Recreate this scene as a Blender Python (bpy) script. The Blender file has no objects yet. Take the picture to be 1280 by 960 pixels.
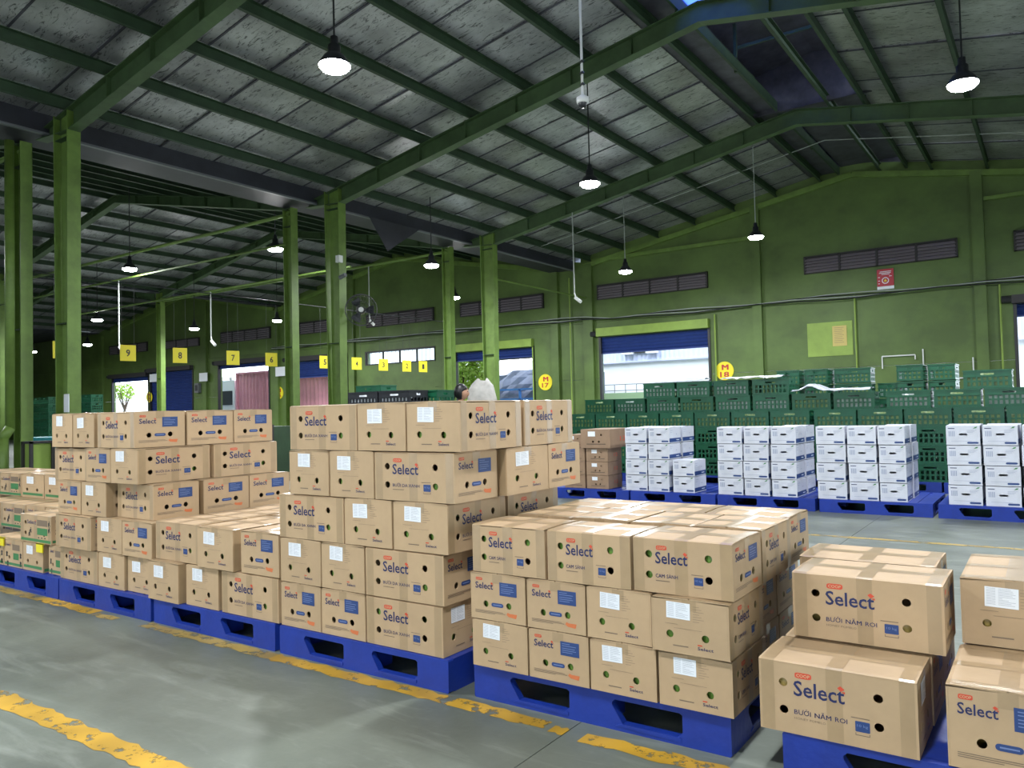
import bpy, bmesh, math, random
from mathutils import Vector, Matrix
random.seed(7)
C = bpy.context.scene.collection
sc = bpy.context.scene
PI = math.pi

# ---------------- camera ----------------
F_PX = 975.966
YAW, PITCH, ROLL = -0.607854, 0.0318782, -0.0237619
CAM_H = 1.30
cy, sy, cp, sp, cr, sr = math.cos(YAW), math.sin(YAW), math.cos(PITCH), math.sin(PITCH), math.cos(ROLL), math.sin(ROLL)
fw = Vector((sy*cp, cy*cp, sp)); rt = Vector((cy, -sy, 0)); up = rt.cross(fw)
rt2 = rt*cr + up*sr; up2 = -rt*sr + up*cr
cam_d = bpy.data.cameras.new('camera'); cam = bpy.data.objects.new('camera', cam_d); C.objects.link(cam)
m = Matrix.Identity(4)
for i in range(3):
    m[i][0] = rt2[i]; m[i][1] = up2[i]; m[i][2] = -fw[i]
m[0][3], m[1][3], m[2][3] = 0, 0, CAM_H
cam.matrix_world = m
cam_d.sensor_width = 36; cam_d.lens = 36*F_PX/1280; cam_d.clip_end = 500; cam_d.clip_start = .02
sc.camera = cam

# ---------------- world, exposure ----------------
w = bpy.data.worlds.new('overcast_sky'); sc.world = w; w.use_nodes = True
bg = w.node_tree.nodes['Background']; bg.inputs[0].default_value = (.80, .90, 1, 1); bg.inputs[1].default_value = 6.0
sc.view_settings.view_transform = 'Standard'; sc.view_settings.look = 'None'
sc.view_settings.gamma = 1; sc.view_settings.use_curve_mapping = False
sc.view_settings.exposure = 0.0
LAMP_W = 235

# ---------------- materials ----------------
MAT = {}
def mat(name, col, rough=.6, metal=0, noise=0, nscale=5, bump=0, bscale=40, emit=0, rand=0, dark=None, stretch=None, coat=0, spec=None):
    m = bpy.data.materials.new(name); m.use_nodes = True; MAT[name] = m
    nt = m.node_tree; b = nt.nodes['Principled BSDF']
    b.inputs['Roughness'].default_value = rough; b.inputs['Metallic'].default_value = metal
    if coat: b.inputs['Coat Weight'].default_value = coat; b.inputs['Coat Roughness'].default_value = .25
    if spec is not None: b.inputs['Specular IOR Level'].default_value = spec
    c4 = (*col, 1); src = None
    if noise or bump:
        tc = nt.nodes.new('ShaderNodeTexCoord'); mp = nt.nodes.new('ShaderNodeMapping')
        nt.links.new(tc.outputs['Object'], mp.inputs[0])
        if stretch: mp.inputs['Scale'].default_value = stretch
    if noise:
        n = nt.nodes.new('ShaderNodeTexNoise'); n.inputs['Scale'].default_value = nscale; n.inputs['Detail'].default_value = 7; n.inputs['Roughness'].default_value = .62
        nt.links.new(mp.outputs[0], n.inputs[0])
        r = nt.nodes.new('ShaderNodeValToRGB'); r.color_ramp.elements[0].position = .36; r.color_ramp.elements[1].position = .66
        d = dark if dark else tuple(x*(1-noise) for x in col)
        r.color_ramp.elements[0].color = (*d, 1); r.color_ramp.elements[1].color = c4
        nt.links.new(n.outputs[0], r.inputs[0]); src = r.outputs[0]
    if rand:
        oi = nt.nodes.new('ShaderNodeObjectInfo'); mr = nt.nodes.new('ShaderNodeMapRange')
        mr.inputs['To Min'].default_value = 1-rand; mr.inputs['To Max'].default_value = 1+rand*.5
        nt.links.new(oi.outputs['Random'], mr.inputs[0])
        hs = nt.nodes.new('ShaderNodeHueSaturation'); nt.links.new(mr.outputs[0], hs.inputs['Value'])
        if src: nt.links.new(src, hs.inputs['Color'])
        else: hs.inputs['Color'].default_value = c4
        src = hs.outputs[0]
    if src: nt.links.new(src, b.inputs['Base Color'])
    else: b.inputs['Base Color'].default_value = c4
    if bump:
        n2 = nt.nodes.new('ShaderNodeTexNoise'); n2.inputs['Scale'].default_value = bscale; n2.inputs['Detail'].default_value = 5
        nt.links.new(mp.outputs[0], n2.inputs[0])
        bp = nt.nodes.new('ShaderNodeBump'); bp.inputs['Strength'].default_value = bump; bp.inputs['Distance'].default_value = .02
        nt.links.new(n2.outputs[0], bp.inputs['Height']); nt.links.new(bp.outputs[0], b.inputs['Normal'])
    if emit:
        b.inputs['Emission Color'].default_value = c4; b.inputs['Emission Strength'].default_value = emit
    return m
mat('cardboard', (.505, .352, .205), .62, noise=.10, nscale=6, rand=.06, bump=.12, bscale=9)
mat('cardboard_pale', (.60, .42, .24), .62, noise=.12, nscale=6, rand=.08)
mat('cardboard_brown', (.33, .215, .135), .7, noise=.15, nscale=8, rand=.08)
mat('tape', (.41, .285, .16), .30, noise=.12, nscale=9, coat=.5)
mat('navy_ink', (.014, .022, .10), .5)
mat('red_ink', (.62, .075, .035), .5)
mat('orange_ink', (.62, .17, .06), .5)
mat('grey_ink', (.20, .145, .10), .6)
mat('blue_panel', (.022, .055, .19), .45)
mat('pale_ink', (.16, .22, .42), .5)
mat('green_ink', (.05, .20, .07), .5)
mat('black_ink', (.02, .02, .02), .5)
mat('white_paper', (.80, .83, .88), .5)
mat('paper_text', (.42, .45, .5), .6)
mat('fruit_green', (.16, .32, .05), .35, noise=.3, nscale=20)
mat('fruit_yellow', (.42, .30, .08), .4, noise=.3, nscale=20)
mat('pallet_blue', (.010, .040, .33), .46, noise=.22, nscale=7, rand=.1, bump=.1, bscale=30)
mat('carton_white', (.63, .65, .72), .45, noise=.10, nscale=9, rand=.05, bump=.25, bscale=14)
mat('carton_white_ink', (.30, .34, .46), .6)
mat('crate_green', (.008, .108, .050), .40, noise=.2, nscale=8, rand=.15)
mat('crate_black', (.012, .013, .018), .4)
mat('produce', (.20, .30, .10), .5, noise=.6, nscale=18)
mat('plastic_film', (.62, .66, .70), .25, noise=.2, nscale=12, bump=.6, bscale=20)
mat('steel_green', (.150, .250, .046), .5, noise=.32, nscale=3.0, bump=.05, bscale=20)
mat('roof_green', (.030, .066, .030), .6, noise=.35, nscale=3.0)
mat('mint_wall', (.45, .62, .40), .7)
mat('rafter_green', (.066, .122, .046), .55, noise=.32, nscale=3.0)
mat('wall_green', (.112, .186, .040), .55, noise=.38, nscale=.7, stretch=(1, 1, 1.2))
mat('wall_green_light', (.27, .40, .07), .55, noise=.2, nscale=2)
mat('foil', (.56, .57, .60), .36, metal=.6, noise=.50, nscale=.8, rand=.14, bump=.5, bscale=4)  # broad patchy tone partly stands in for bright reflections
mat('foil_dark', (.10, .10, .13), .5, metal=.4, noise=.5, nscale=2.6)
mat('gutter_dark', (.028, .030, .042), .5, noise=.4, nscale=2)
mat('gutter_pale', (.14, .15, .16), .5)
mat('concrete', (.176, .200, .168), .36, noise=.42, nscale=.85, bump=.05, bscale=30, spec=.4)
mat('concrete_joint', (.17, .18, .16), .8)
mat('shutter_blue', (.020, .045, .20), .45, noise=.15, nscale=4)
mat('dark_metal', (.018, .020, .022), .45)
mat('louvre', (.24, .21, .24), .5)
mat('frame_dark', (.030, .028, .030), .6)
mat('lamp_black', (.015, .017, .022), .35)
mat('white_plastic', (.72, .74, .72), .35)
mat('cable_white', (.35, .38, .36), .5)
mat('sign_yellow', (.80, .68, .02), .45)
mat('sign_red', (.45, .015, .03), .45)
mat('lamp_glow', (1, 1, 1), .5, emit=170)
mat('tube_glow', (1, 1, 1), .5, emit=8)
mat('glass_lit', (.75, .85, .95), .15)
mat('outside_white', (.80, .80, .84), .7, noise=.06, nscale=1)
mat('outside_lilac', (.55, .58, .78), .6)
mat('pink_metal', (.78, .34, .44), .5, noise=.15, nscale=2)
mat('asphalt', (.32, .32, .33), .8)
mat('leaf', (.42, .62, .10), .5, noise=.3, nscale=3)
MAT['leaf'].node_tree.nodes['Principled BSDF'].inputs['Transmission Weight'].default_value = .0
mat('bark', (.10, .07, .05), .8)
mat('tarp', (.10, .12, .20), .5, noise=.4, nscale=2)
mat('truck_blue', (.04, .14, .38), .4)
mat('skin', (.50, .27, .17), .5)
mat('hair', (.010, .009, .010), .4)
mat('shirt', (.08, .09, .14), .8)
mat('teal_plastic', (.01, .13, .15), .4)
mat('notice_yellow', (.55, .44, .14), .6)
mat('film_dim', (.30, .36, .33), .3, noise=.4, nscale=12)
mat('sack', (.52, .50, .46), .6, noise=.3, nscale=6, bump=.6, bscale=6)

# worn floor paint: real paint colour with chips missing
def worn_paint(name, col, thr):
    m = bpy.data.materials.new(name); m.use_nodes = True; MAT[name] = m
    nt = m.node_tree; b = nt.nodes['Principled BSDF']; b.inputs['Base Color'].default_value = (*col, 1); b.inputs['Roughness'].default_value = .5
    tc = nt.nodes.new('ShaderNodeTexCoord'); n = nt.nodes.new('ShaderNodeTexNoise'); n.inputs['Scale'].default_value = 9; n.inputs['Detail'].default_value = 8; n.inputs['Roughness'].default_value = .7
    nt.links.new(tc.outputs['Object'], n.inputs[0])
    r = nt.nodes.new('ShaderNodeValToRGB'); r.color_ramp.elements[0].position = thr; r.color_ramp.elements[1].position = thr+.05
    nt.links.new(n.outputs[0], r.inputs[0])
    t = nt.nodes.new('ShaderNodeBsdfTransparent'); mx = nt.nodes.new('ShaderNodeMixShader')
    nt.links.new(r.outputs[0], mx.inputs[0]); nt.links.new(t.outputs[0], mx.inputs[1]); nt.links.new(b.outputs[0], mx.inputs[2])
    nt.links.new(mx.outputs[0], nt.nodes['Material Output'].inputs[0])
    r2 = nt.nodes.new('ShaderNodeTexNoise'); r2.inputs['Scale'].default_value = 3; nt.links.new(tc.outputs['Object'], r2.inputs[0])
    rr = nt.nodes.new('ShaderNodeValToRGB'); rr.color_ramp.elements[0].position = .35; rr.color_ramp.elements[1].position = .65
    rr.color_ramp.elements[0].color = (*[x*.6 for x in col], 1); rr.color_ramp.elements[1].color = (*col, 1)
    nt.links.new(r2.outputs[0], rr.inputs[0]); nt.links.new(rr.outputs[0], b.inputs['Base Color'])
worn_paint('floor_yellow', (.62, .36, .03), .40)
worn_paint('floor_yellow_faded', (.44, .31, .08), .42)

# concrete: large stains plus pale scuffs
def tune_concrete():
    m = MAT['concrete']; nt = m.node_tree; b = nt.nodes['Principled BSDF']
    src = b.inputs['Base Color'].links[0].from_socket
    tc = nt.nodes.new('ShaderNodeTexCoord'); mp = nt.nodes.new('ShaderNodeMapping'); mp.inputs['Scale'].default_value = (.6, 3.0, 1); mp.inputs['Rotation'].default_value = (0, 0, .5)
    nt.links.new(tc.outputs['Object'], mp.inputs[0])
    n = nt.nodes.new('ShaderNodeTexNoise'); n.inputs['Scale'].default_value = 2.2; n.inputs['Detail'].default_value = 9; n.inputs['Roughness'].default_value = .7; n.inputs['Distortion'].default_value = .6
    nt.links.new(mp.outputs[0], n.inputs[0])
    r = nt.nodes.new('ShaderNodeValToRGB'); r.color_ramp.elements[0].position = .52; r.color_ramp.elements[1].position = .75
    r.color_ramp.elements[0].color = (0, 0, 0, 1); r.color_ramp.elements[1].color = (.6, .6, .6, 1)
    nt.links.new(n.outputs[0], r.inputs[0])
    mx = nt.nodes.new('ShaderNodeMix'); mx.data_type = 'RGBA'; mx.inputs[7].default_value = (.32, .345, .30, 1)
    nt.links.new(r.outputs[0], mx.inputs[0]); nt.links.new(src, mx.inputs[6]); nt.links.new(mx.outputs[2], b.inputs['Base Color'])
    rg = nt.nodes.new('ShaderNodeMapRange'); rg.inputs['To Min'].default_value = .28; rg.inputs['To Max'].default_value = .55
    nt.links.new(n.outputs[0], rg.inputs[0]); nt.links.new(rg.outputs[0], b.inputs['Roughness'])
tune_concrete()
def tune_foil():
    # dark scuffs torn into the foil, running down the slope; coverage raised to mimic reflection contrast
    m = MAT['foil']; nt = m.node_tree; b = nt.nodes['Principled BSDF']; src = b.inputs['Base Color'].links[0].from_socket
    tc = nt.nodes.new('ShaderNodeTexCoord'); mp = nt.nodes.new('ShaderNodeMapping'); mp.inputs['Scale'].default_value = (1.6, 5.5, 1); mp.inputs['Rotation'].default_value = (0, 0, .35)
    nt.links.new(tc.outputs['Object'], mp.inputs[0])
    n = nt.nodes.new('ShaderNodeTexNoise'); n.inputs['Scale'].default_value = 2.4; n.inputs['Detail'].default_value = 10; n.inputs['Roughness'].default_value = .78; n.inputs['Distortion'].default_value = 1.2
    nt.links.new(mp.outputs[0], n.inputs[0])
    r = nt.nodes.new('ShaderNodeValToRGB'); r.color_ramp.elements[0].position = .535; r.color_ramp.elements[1].position = .60
    r.color_ramp.elements[0].color = (0, 0, 0, 1); r.color_ramp.elements[1].color = (.9, .9, .9, 1)
    nt.links.new(n.outputs[0], r.inputs[0])
    mx = nt.nodes.new('ShaderNodeMix'); mx.data_type = 'RGBA'; mx.inputs[7].default_value = (.05, .05, .055, 1)
    nt.links.new(r.outputs[0], mx.inputs[0]); nt.links.new(src, mx.inputs[6]); nt.links.new(mx.outputs[2], b.inputs['Base Color'])
tune_foil()
m = bpy.data.materials.new('skylight_sheet'); m.use_nodes = True; MAT['skylight_sheet'] = m; nt = m.node_tree
tr = nt.nodes.new('ShaderNodeBsdfTranslucent'); tr.inputs[0].default_value = (.22, .34, .85, 1); nt.links.new(tr.outputs[0], nt.nodes['Material Output'].inputs[0])  # blue of the bluish haze is put into the sheet colour

# ---------------- mesh helpers ----------------
class MB:
    """collects shapes of several materials into ONE mesh"""
    def __init__(s): s.v = []; s.f = []; s.m = []; s.mats = []
    def mi(s, name):
        if name not in s.mats: s.mats.append(name)
        return s.mats.index(name)
    def poly(s, pts, faces, mt):
        o = len(s.v); s.v += [tuple(p) for p in pts]; k = s.mi(mt)
        for f in faces: s.f.append([o+i for i in f]); s.m.append(k)
        return s
    def box(s, x0, x1, y0, y1, z0, z1, mt):
        p = [(x, y, z) for x in (x0, x1) for y in (y0, y1) for z in (z0, z1)]
        return s.poly(p, [(0, 1, 3, 2), (4, 6, 7, 5), (0, 4, 5, 1), (2, 3, 7, 6), (0, 2, 6, 4), (1, 5, 7, 3)], mt)
    def tube(s, a, b, r, mt, n=8, r2=None):
        a, b = Vector(a), Vector(b); d = (b-a).normalized(); r2 = r if r2 is None else r2
        x = d.orthogonal().normalized(); y = d.cross(x)
        p = []
        for c, rr in ((a, r), (b, r2)):
            for i in range(n):
                t = 2*PI*i/n; p.append(c+x*rr*math.cos(t)+y*rr*math.sin(t))
        fs = [(i, (i+1) % n, n+(i+1) % n, n+i) for i in range(n)]
        return s.poly(p, fs+[tuple(range(n-1, -1, -1)), tuple(range(n, 2*n))], mt)
    def lathe(s, prof, mt, n=20, c=(0, 0, 0)):
        p = []
        for r, z in prof:
            for i in range(n): p.append((c[0]+r*math.cos(2*PI*i/n), c[1]+r*math.sin(2*PI*i/n), c[2]+z))
        fs = []
        for k in range(len(prof)-1):
            for i in range(n): fs.append((k*n+i, k*n+(i+1) % n, (k+1)*n+(i+1) % n, (k+1)*n+i))
        return s.poly(p, fs, mt)
    def beam(s, a, b, w, h, mt, upv=(0, 0, 1)):
        a, b = Vector(a), Vector(b); d = (b-a).normalized(); u = Vector(upv); x = d.cross(u).normalized(); u = x.cross(d)
        p = [c+x*i*w/2+u*j*h/2 for c in (a, b) for i in (-1, 1) for j in (-1, 1)]
        return s.poly(p, [(0, 1, 3, 2), (4, 6, 7, 5), (0, 4, 5, 1), (2, 3, 7, 6), (0, 2, 6, 4), (1, 5, 7, 3)], mt)
    def build(s, name, parent=None, smooth=False):
        me = bpy.data.meshes.new(name); me.from_pydata(s.v, [], s.f)
        for k in s.mats: me.materials.append(MAT[k])
        me.polygons.foreach_set('material_index', s.m)
        if smooth: me.polygons.foreach_set('use_smooth', [True]*len(me.polygons))
        bm = bmesh.new(); bm.from_mesh(me); bmesh.ops.recalc_face_normals(bm, faces=bm.faces); bm.to_mesh(me); bm.free()
        o = bpy.data.objects.new(name, me); C.objects.link(o); o.parent = parent
        return o
def thing(name, label, cat, loc=(0, 0, 0), rotz=0, group=None):
    o = bpy.data.objects.new(name, None); C.objects.link(o); o.location = loc; o.rotation_euler = (0, 0, rotz)
    return tag(o, label, cat, group)
def tag(o, label, cat, group=None):
    o['label'] = label; o['category'] = cat
    if group: o['group'] = group
    return o
def struct(o): o['kind'] = 'structure'; return o
def copy_tree(o, parent=None):
    c = o.copy(); C.objects.link(c); c.parent = parent
    for ch in list(o.children): copy_tree(ch, c)
    return c
def copy_parts(src, dst):
    for ch in src.children: copy_tree(ch, dst)
def kill(o):
    for ch in list(o.children): kill(ch)
    bpy.data.objects.remove(o)

def holed(outer, holes):
    """2D polygon with holes -> (verts2d, tris), loops"""
    bm = bmesh.new(); es = []; loops = []
    for lp in [outer]+holes:
        vs = [bm.verts.new((x, y, 0)) for x, y in lp]; loops.append(len(vs))
        for i in range(len(vs)): es.append(bm.edges.new((vs[i], vs[(i+1) % len(vs)])))
    bmesh.ops.triangle_fill(bm, use_beauty=True, edges=es, use_dissolve=False)
    bm.verts.index_update()
    V = [(v.co.x, v.co.y) for v in bm.verts]; T = [[v.index for v in f.verts] for f in bm.faces]; bm.free()
    return V, T, loops
def plate(mb, mapf, outer, holes, th, mt):
    """plate with holes; mapf(u,v,d) gives 3D, d = depth inward"""
    V, T, L = holed(outer, holes); n = len(V)
    pts = [mapf(u, v, 0) for u, v in V]+[mapf(u, v, th) for u, v in V]
    fs = [t for t in T]+[[i+n for i in reversed(t)] for t in T]
    k = 0
    for ln in L:
        for i in range(ln): a, b = k+i, k+(i+1) % ln; fs.append([a, b, b+n, a+n])
        k += ln
    mb.poly(pts, fs, mt)
def circ(x, y, r, n=14): return [(x+r*math.cos(2*PI*i/n), y+r*math.sin(2*PI*i/n)) for i in range(n)]
def rrect(x0, x1, y0, y1, r, n=3):
    o = []
    for cx, cy_, a in ((x1-r, y1-r, 0), (x0+r, y1-r, 1), (x0+r, y0+r, 2), (x1-r, y0+r, 3)):
        for i in range(n+1): t = PI/2*(a+i/n); o.append((cx+r*math.cos(t), cy_+r*math.sin(t)))
    return o
_tc = {}
def text2d(s, bold=0):
    if (s, bold) in _tc: return _tc[(s, bold)]
    cu = bpy.data.curves.new('t', 'FONT'); cu.body = s; cu.resolution_u = 2; cu.offset = bold
    o = bpy.data.objects.new('t', cu); C.objects.link(o)
    dg = bpy.context.evaluated_depsgraph_get(); me = bpy.data.meshes.new_from_object(o.evaluated_get(dg))
    V = [(v.co.x, v.co.y) for v in me.vertices]; T = [list(p.vertices) for p in me.polygons]
    bpy.data.objects.remove(o); bpy.data.meshes.remove(me); bpy.data.curves.remove(cu)
    x0 = min(v[0] for v in V); x1 = max(v[0] for v in V); y0 = min(v[1] for v in V); y1 = max(v[1] for v in V)
    _tc[(s, bold)] = (V, T, x0, x1, y0, y1); return _tc[(s, bold)]
def text(mb, mapf, s, u0, u1, v0, v1, mt, d=-.0012, bold=0):
    if bold and 'M' in s and ' ' in s:   # word by word
        ws = s.split(' '); wd = [text2d(w_)[3]-text2d(w_)[2] for w_ in ws]; gap_ = .5; k = (u1-u0)/(sum(wd)+gap_*(len(ws)-1)); u = u0
        hh = max(text2d(w_)[5] for w_ in ws)
        for w_, l_ in zip(ws, wd):
            text(mb, mapf, w_, u, u+l_*k, v0, v0+(v1-v0)*text2d(w_)[5]/hh, mt, d, bold); u += (l_+gap_)*k
        return
    if bold and 'M' in s:       # the outline offset spoils the M: thicken by a second, shifted copy instead
        du = (u1-u0)/len(s)*(.07 if len(s) < 3 else .045)
        for q_ in ((1, 2) if len(s) < 3 else (1,)): text(mb, mapf, s, u0+du*q_, u1+du*q_, v0, v1, mt, d-.0003*q_)
        bold = 0
    V, T, x0, x1, y0, y1 = text2d(s, bold)
    mb.poly([mapf(u0+(x-x0)/(x1-x0)*(u1-u0), v0+(y-y0)/(y1-y0)*(v1-v0), d) for x, y in V], T, mt)
def flat(mb, mapf, pts, mt, d=-.0010): mb.poly([mapf(u, v, d) for u, v in pts], [tuple(range(len(pts)))], mt)
def rect(mb, mapf, u0, u1, v0, v1, mt, d=-.0010): flat(mb, mapf, [(u0, v0), (u1, v0), (u1, v1), (u0, v1)], mt, d)

# ================= STRUCTURE =================
YW = 24.5           # inner face of far gable wall
XR = -4.67          # ridge of main hall
EAVE_L, EAVE_R = -14.3, 4.9
def zmain(x): return 8.28-.176*abs(x-XR)
H2R = -22.8
def zh2(x): return 8.15-.185*abs(x-H2R)
H3R = -38.6
def zh3(x): return 8.15-.185*abs(x-H3R)

# floor slabs
base = struct(MB().box(-62, 9, -12, 60, -.30, -.012, 'concrete_joint').build('floor'))
xs = [-62, -51.7, -41.7, -31.7, -21.7, -16.7, -11.7, -6.7, -1.66, 3.4, 9]; ys = [-12, -6, 0.2, 6.2, 12.2, 18.2, 24.5]
for i in range(len(xs)-1):
    for j in range(len(ys)-1):
        MB().box(xs[i]+.002, xs[i+1]-.002, ys[j]+.002, ys[j+1]-.002, -.012, 0, 'concrete').build('slab', base)
def floor_line(x0, x1, y0, y1, mt, seed):
    random.seed(seed); n = max(4, int((x1-x0)/.05)); a = []; b = []
    for i in range(n+1):
        x = x0+(x1-x0)*i/n; e = .012
        a.append((x, y0+random.uniform(-e, e), .0015)); b.append((x, y1+random.uniform(-e, e), .0015))
    k = n+1
    struct(MB().poly(a+b, [(i, i+1, k+i+1, k+i) for i in range(n)], mt).build('trim_1'))
floor_line(-8.5, -6.1, 2.67, 2.76, 'floor_yellow_faded', 1)
floor_line(-6.1, -5.34, 2.68, 2.77, 'floor_yellow', 11)
floor_line(-5.30, -5.05, 2.67, 2.73, 'floor_yellow_faded', 12)
floor_line(-4.75, -3.5, 2.685, 2.77, 'floor_yellow_faded', 13)
floor_line(-3.5, -1.76, 2.68, 2.77, 'floor_yellow', 2)
floor_line(-1.73, -1.66, 2.68, 2.74, 'floor_yellow', 3)
floor_line(-1.58, 2.2, 2.66, 2.75, 'floor_yellow', 4)
floor_line(-9.5, -1.2, 1.60, 1.71, 'floor_yellow', 5)
floor_line(-3.4, 2.5, 7.92, 8.0, 'floor_yellow_faded', 6)

# far gable wall with openings
OPEN = [(-46.0, -42.07, .9, 3.65), (-41.9, -37.8, .9, 3.82), (-35.55, -31.45, .9, 3.9), (-29.95, -26.0, .9, 3.77),
        (-24.77, -20.89, 3.40, 3.90), (-19.8, -16.02, .9, 3.60), (-13.2, -9.17, .9, 3.76), (-.81, 3.1, .9, 3.76)]
wall = struct(thing('wall_far', '', '')); del wall['label']; del wall['category']
def wbox(x0, x1, z0, z1): MB().box(x0, x1, YW, YW+.22, z0, z1, 'wall_green').build('wall_panel', wall)
GX = [-62, -50.1]
cur = -62
for x0, x1, z0, z1 in OPEN:
    wbox(cur, x0, 0, 2.28); wbox(cur, x0, 2.29, 4.3)
    wbox(x0, x1, 0, z0); wbox(x0, x1, z1, 4.3)
    cur = x1
wbox(cur, 9, 0, 2.28); wbox(cur, 9, 2.29, 4.3)
def gable(x0, xr, x1, zf):
    MB().poly([(x, y, z) for y in (YW, YW+.22) for x, z in ((x0, 4.31), (x1, 4.31), (x1, zf(x1)+.02), (xr, zf(xr)+.02), (x0, zf(x0)+.02))],
              [(0, 1, 2, 3, 4), (9, 8, 7, 6, 5), (0, 5, 6, 1), (1, 6, 7, 2), (2, 7, 8, 3), (3, 8, 9, 4), (4, 9, 5, 0)], 'wall_green').build('gable_panel', wall)
gable(-13.9, XR, 9, zmain); gable(-30.9, H2R, -13.9, zh2); gable(-47.4, H3R, -30.9, zh3); gable(-62, -54.6, -47.4, lambda x: 7.6-.16*abs(x+54.6))
# pilasters on the wall
for x, wd in ((-47.1, .35), (-36.6, .3), (-30.85, .4), (-25.6, .3), (-20.2, .34), (-15.0, .3), (-13.6, .38), (-7.56, .28), (-1.56, .28)):
    z = (zmain(x) if x > -13.9 else zh2(x) if x > -30.9 else zh3(x))-.3
    MB().box(x-wd/2, x+wd/2, YW-.14, YW, 0, z, 'wall_green').build('pilaster', wall)
# raking edge beam under the roof, horizontal tie rail
for a, b, zf in ((-13.8, XR, zmain), (XR, 4.6, zmain), (-30.6, H2R, zh2), (H2R, -15, zh2), (-46, H3R, zh3), (H3R, -31, zh3)):
    MB().beam((a, YW-.06, zf(a)-.34), (b, YW-.06, zf(b)-.34), .12, .16, 'steel_green').build('edge_beam', wall)
MB().box(-13.4, -7.7, YW-.10, YW, 6.45, 6.57, 'steel_green').build('rail', wall)
MB().box(-1.4, 4.0, YW-.10, YW, 6.6, 6.7, 'steel_green').build('rail', wall)
# side walls / rear wall, out of frame; right and rear added to hold back daylight
struct(MB().box(-62.2, -62, -12, YW, 0, 6.4, 'wall_green').build('wall_left'))
wr = struct(bpy.data.objects.new('wall_right', None)); C.objects.link(wr)
for ya, yb in ((-12, -7), (-3, 3), (7, 13), (17, YW)): MB().box(4.9, 5.1, ya, yb, 0, 3.8, 'wall_green').build('wall_panel', wr)
MB().box(4.9, 5.1, -12, YW, 3.8, 6.62, 'wall_green').build('wall_panel', wr)
wk = struct(bpy.data.objects.new('wall_rear', None)); C.objects.link(wk)
for xa, xb in ((-62, -24), (-20, -12), (-8, -2), (2, 5)): MB().box(xa, xb, -8.3, -8.1, 0, 3.8, 'wall_green').build('wall_panel', wk)
MB().box(-62, 5, -8.3, -8.1, 3.8, 8.6, 'wall_green').build('wall_panel', wk)
# lintels and shutters
def shutter(n, x0, x1, z0, z1, lintel=True, ztop=None):
    d = struct(bpy.data.objects.new('door_%d' % n, None)); C.objects.link(d)
    k = max(2, int((z1-z0)/.095)); mb = MB(); p = []
    N = k*4
    for i in range(N+1):
        z = z0+(z1-z0)*i/N; y = YW+.05+(.022, .045, .022, 0)[i % 4]; p += [(x0, y, z), (x1, y, z)]
    mb.poly(p, [(2*i, 2*i+1, 2*i+3, 2*i+2) for i in range(N)], 'shutter_blue'); mb.box(x0, x1, YW+.03, YW+.09, z0-.04, z0, 'shutter_blue'); mb.build('shutter_curtain', d)
    for x in (x0-.03, x1-.05): MB().box(x, x+.08, YW-.04, YW+.10, 0.0, (ztop or z1)+.05, 'dark_metal').build('guide_rail', d)
    if lintel: MB().box(x0-.05, x1+.02, YW-.20, YW-.005, z1+.02, z1+.31, 'wall_green_light').build('lintel', d)
    else: MB().box(x0-.05, x1+.02, YW-.22, YW-.005, z1+.0, z1+.22, 'frame_dark').build('shutter_box', d)
    MB().tube((x0-.28, YW-.12, z1+.12), (x0-.06, YW-.12, z1+.12), .10, 'dark_metal').build('motor', d)
    return d
shutter(1, -13.2, -9.17, 3.20, 3.76)
shutter(2, -19.8, -16.02, 3.28, 3.60)
shutter(3, -.81, 3.1, 3.45, 3.76, False)
shutter(4, -29.95, -26.0, 3.02, 3.77, False)
shutter(5, -35.55, -31.45, 3.75, 3.9, False)
shutter(6, -41.9, -37.8, .9, 3.82, False)
shutter(7, -46.0, -42.07, 3.45, 3.65, False)
# window strip
wn = struct(bpy.data.objects.new('window_1', None)); C.objects.link(wn)
mb = MB(); x0, x1, z0, z1 = -24.77, -20.89, 3.40, 3.90
for a, b, c, d in ((x0-.1, x1, z1, z1+.06), (x0-.1, x1, z0-.05, z0), (x0-.1, x0, z0, z1), (x1, x1+.05, z0-.05, z1+.06)): mb.box(a, b, YW-.03, YW+.06, c, d, 'frame_dark')
mb.build('window_frame', wn)
for i in range(4):
    a = x0+(x1-x0)*i/4; b = x0+(x1-x0)*(i+1)/4
    if i: MB().box(a-.03, a+.03, YW-.02, YW+.06, z0, z1, 'frame_dark').build('mullion', wn)
    for j in range(4):
        c0 = a+.03+(b-a-.06)*j/4; c1 = a+.03+(b-a-.06)*(j+1)/4
        MB().box(c0+.006, c1-.006, YW+.10, YW+.11, z0, z1, 'glass_lit').build('pane', wn)
        MB().box(c0-.008, c0+.008, YW+.02, YW+.04, z0, z1, 'cable_white').build('glazing_bar', wn)
g = MAT['glass_lit'].node_tree.nodes['Principled BSDF']; g.inputs['Transmission Weight'].default_value = .9; g.inputs['Roughness'].default_value = .35

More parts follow.
